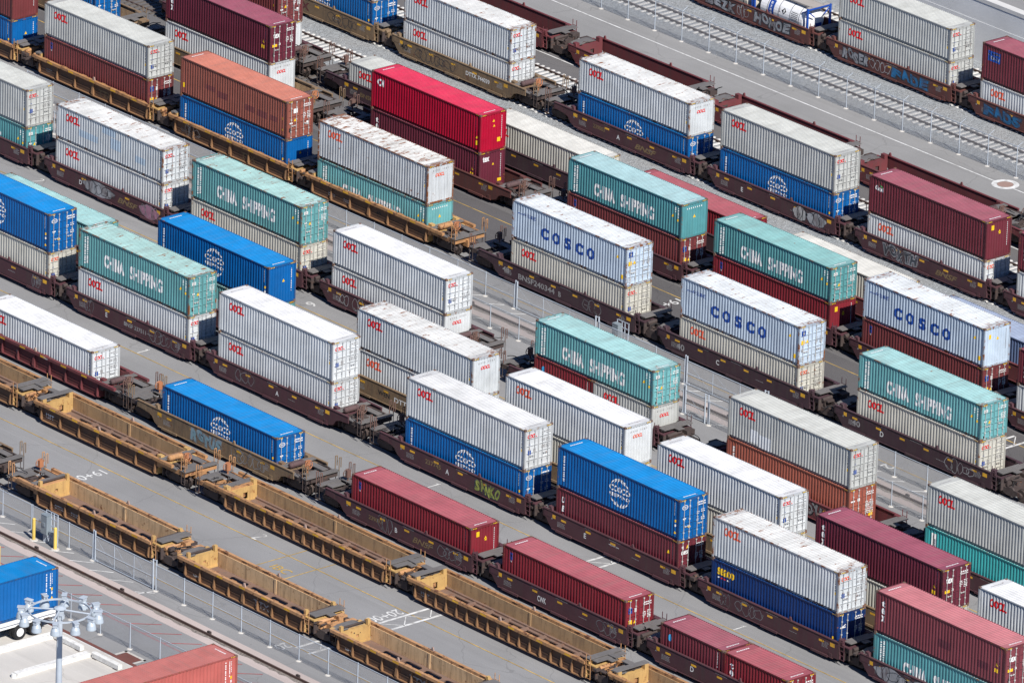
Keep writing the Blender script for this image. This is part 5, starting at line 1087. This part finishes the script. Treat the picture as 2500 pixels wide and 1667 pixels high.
wc('T2b', -33.3, 'dark', 'a', 'a', 'dark wagon lettered C under the single cream box', texts=[B('C', -5.2, .75, .34, WHITE)]); wc('T2b', -17.5, 'dark', 'a', 'a', 'dark wagon under the single dark red box in upper middle'); wc('T2b', -1.55, 'redbrown', 'a', 'a', 'red brown wagon under the single cream roofed box'); wc('T2b', 14.1, 'redbrown', 'a', 'a', 'red brown wagon under the single dull blue box')
wc('T4', -69.4, 'tan', 'a', 'a', 'tan wagon with dark red letters under the blue box at the top edge', texts=[B('TTX', -3.2, .6, .62, flat('ox_red', (.12, .03, .035), .7), 2.3)], graf=[('line', 1.5, 3.2, 'slate', '', '')])
wc('T4', -53.6, 'tan', 'a', 'c', 'tan wagon with white number on a black panel, top of the picture', texts=[B('DTTX 744039', 1.5, .78, .34, WHITE, 2.7), B('40', -6.0, .72, .45, BLACK, .8)], graf=[('line', -4.2, 4.4, 'slate', '', '')])
wc('T4', -33.73, 'brown', 'c', 'a', 'brown wagon lettered A below the white over blue pair, upper right', texts=[B('A', -1.4, .72, .36, WHITE), B('239003', -4.0, .85, .32, GOLD, 1.3), ('BNSF', .6, .58, dict(h=.42, w=2.4, bold=.03, shear=.35), GOLD)])
wc('T4', -18.1, 'brown', 'a', 'a', 'brown wagon lettered E with cream and white graffiti', texts=[B('E', -3.4, .72, .34, WHITE)], graf=[('patch', 2.2, 1.5, 'white', 'slate', 'e'), ('patch', 3.6, 2.1, 'silver', 'slate', 'ff')])
wc('T4', -2.3, 'brown', 'a', 'a', 'brown wagon with slate blue bubble graffiti and gold letters', texts=[GL], graf=[('word', -4.1, 3.6, 'silver', 'slate', 'VOXTH')])
wc('T4', 13.2, 'brown', 'a', 'a', 'brown wagon at the right edge under the white and wine red pair, upper part')
well_car(F['T6'] + W / 2, -50.2, -37.35, 'rustred', 'a', 'a', 'wagon covered in silver graffiti under the two tanks', graf=[('word', -4.9, 3.4, 'black', 'silver', 'BEZK'), ('line', -1.4, 1.3, 'white', '', ''), ('word', .6, 4.0, 'slate', 'silver', 'HOMOE')])
wc('T6', -34.15, 'rustred', 'a', 'a', 'wagon with silver word and dark blue graffiti under the grey twin boxes', graf=[('word', -5.2, 2.9, 'slate', 'silver', 'ROSER'), ('line', -2.2, 2.2, 'white', '', ''), ('word', .2, 4.0, 'slate', 'blue', 'FADE')])
wc('T6', -18.58, 'rustred', 'a', 'a', 'wagon with bright blue graffiti at the upper right corner', graf=[('word', -5.3, 4.0, 'dblue', 'blue', 'FADS')])
for k in range(1): pass
# empty wagons
def ew(yc, x0, x1, style, eL, eR, label, **kw): return well_car(yc, x0, x1, style, eL, eR, label, **kw)
YE = -37.65
ew(YE, -26.5, -13.64, 'yellow', 'a', 'a', 'empty ribbed yellow wagon at the left edge of the upper empty row', ribbed=True, group='empty yellow wagons')
ew(YE, -10.2, 2.04, 'yellow', 'a', 'c', 'empty ribbed yellow wagon stencilled 125T and 40, in the upper empty row', ribbed=True, texts=[B('125T', -5.7, .62, .32, WHITE, .85), B('40', -.3, .75, .34, BLACK, .6)], group='empty yellow wagons')
ew(YE, 9.52, 25.78, 'yellow', 'c', 'a', 'long empty ribbed yellow wagon in the middle of the upper empty row', ribbed=True, sp=1.02, texts=[B('BNSF', -7.2, .6, .3, GOLD)], group='empty yellow wagons')
ew(YE, 29.07, 45.68, 'yellow', 'a', 'a', 'long empty ribbed yellow wagon beyond the white crossing hatch', ribbed=True, sp=1.02, texts=[B('125T', -7.8, .62, .32, GREYTXT, .85)], group='empty yellow wagons')
ew(YE, 49.0, 65.0, 'yellow', 'a', 'a', 'empty ribbed yellow wagon end at the lower edge of the picture', ribbed=True, group='empty yellow wagons')
YE = -47.35
ew(YE, -22.0, -6.6, 'tan', 'a', 'c', 'brown platform end of a wagon at the left edge of the lower empty row', group='empty yellow wagons')
ew(YE, 1.69, 13.45, 'gold', 'c', 'a', 'empty golden wagon with white number at the left of the lower empty row', ribbed=True, big=True, bk='wall', sp=1.5, texts=[B('DTTX', -4.1, .6, .24, WHITE), B('74135', -2.4, .6, .24, WHITE), B('TTX', 1.6, .55, .42, GOLD, 1.5)], group='empty yellow wagons')
ew(YE, 17.3, 29.17, 'gold', 'a', 'a', 'empty golden wagon in the middle of the lower empty row, right of the gate', ribbed=True, big=True, bk='wall', sp=1.5, texts=[B('125-T', -5.2, .55, .2, WHITE), B('TTX', 1.0, .55, .45, GREYTXT, 1.6)], group='empty yellow wagons')
ew(YE, 32.9, 44.6, 'gold', 'a', 'a', 'empty golden wagon at the right of the lower empty row, cut by the lower edge', ribbed=True, big=True, bk='wall', sp=1.5, texts=[B('125-T', -5.2, .55, .2, WHITE), B('TTX', 1.2, .55, .45, GREYTXT, 1.6)], group='empty yellow wagons')
YE = 39.9
for i, (a, b, l) in enumerate(((-63.5, -48.5, 'empty dark red wagon by the road at the top edge'), (-44.5, -33.0, 'empty dark red wagon by the road, behind the white box with rusty ribbed end'), (-28.9, -17.0, 'empty dark red wagon by the road, behind the grey box on a blue one'), (-13.0, -1.2, 'empty dark red wagon by the road, behind the wine red box with the green arc'), (4.6, 20.0, 'empty dark red wagon by the road at the right edge'))):
    ew(YE, a, b, 'redbrown', 'a' if i not in (4,) else 'c', 'a' if i != 3 else 'c', l, group='empty dark red wagons by the road')
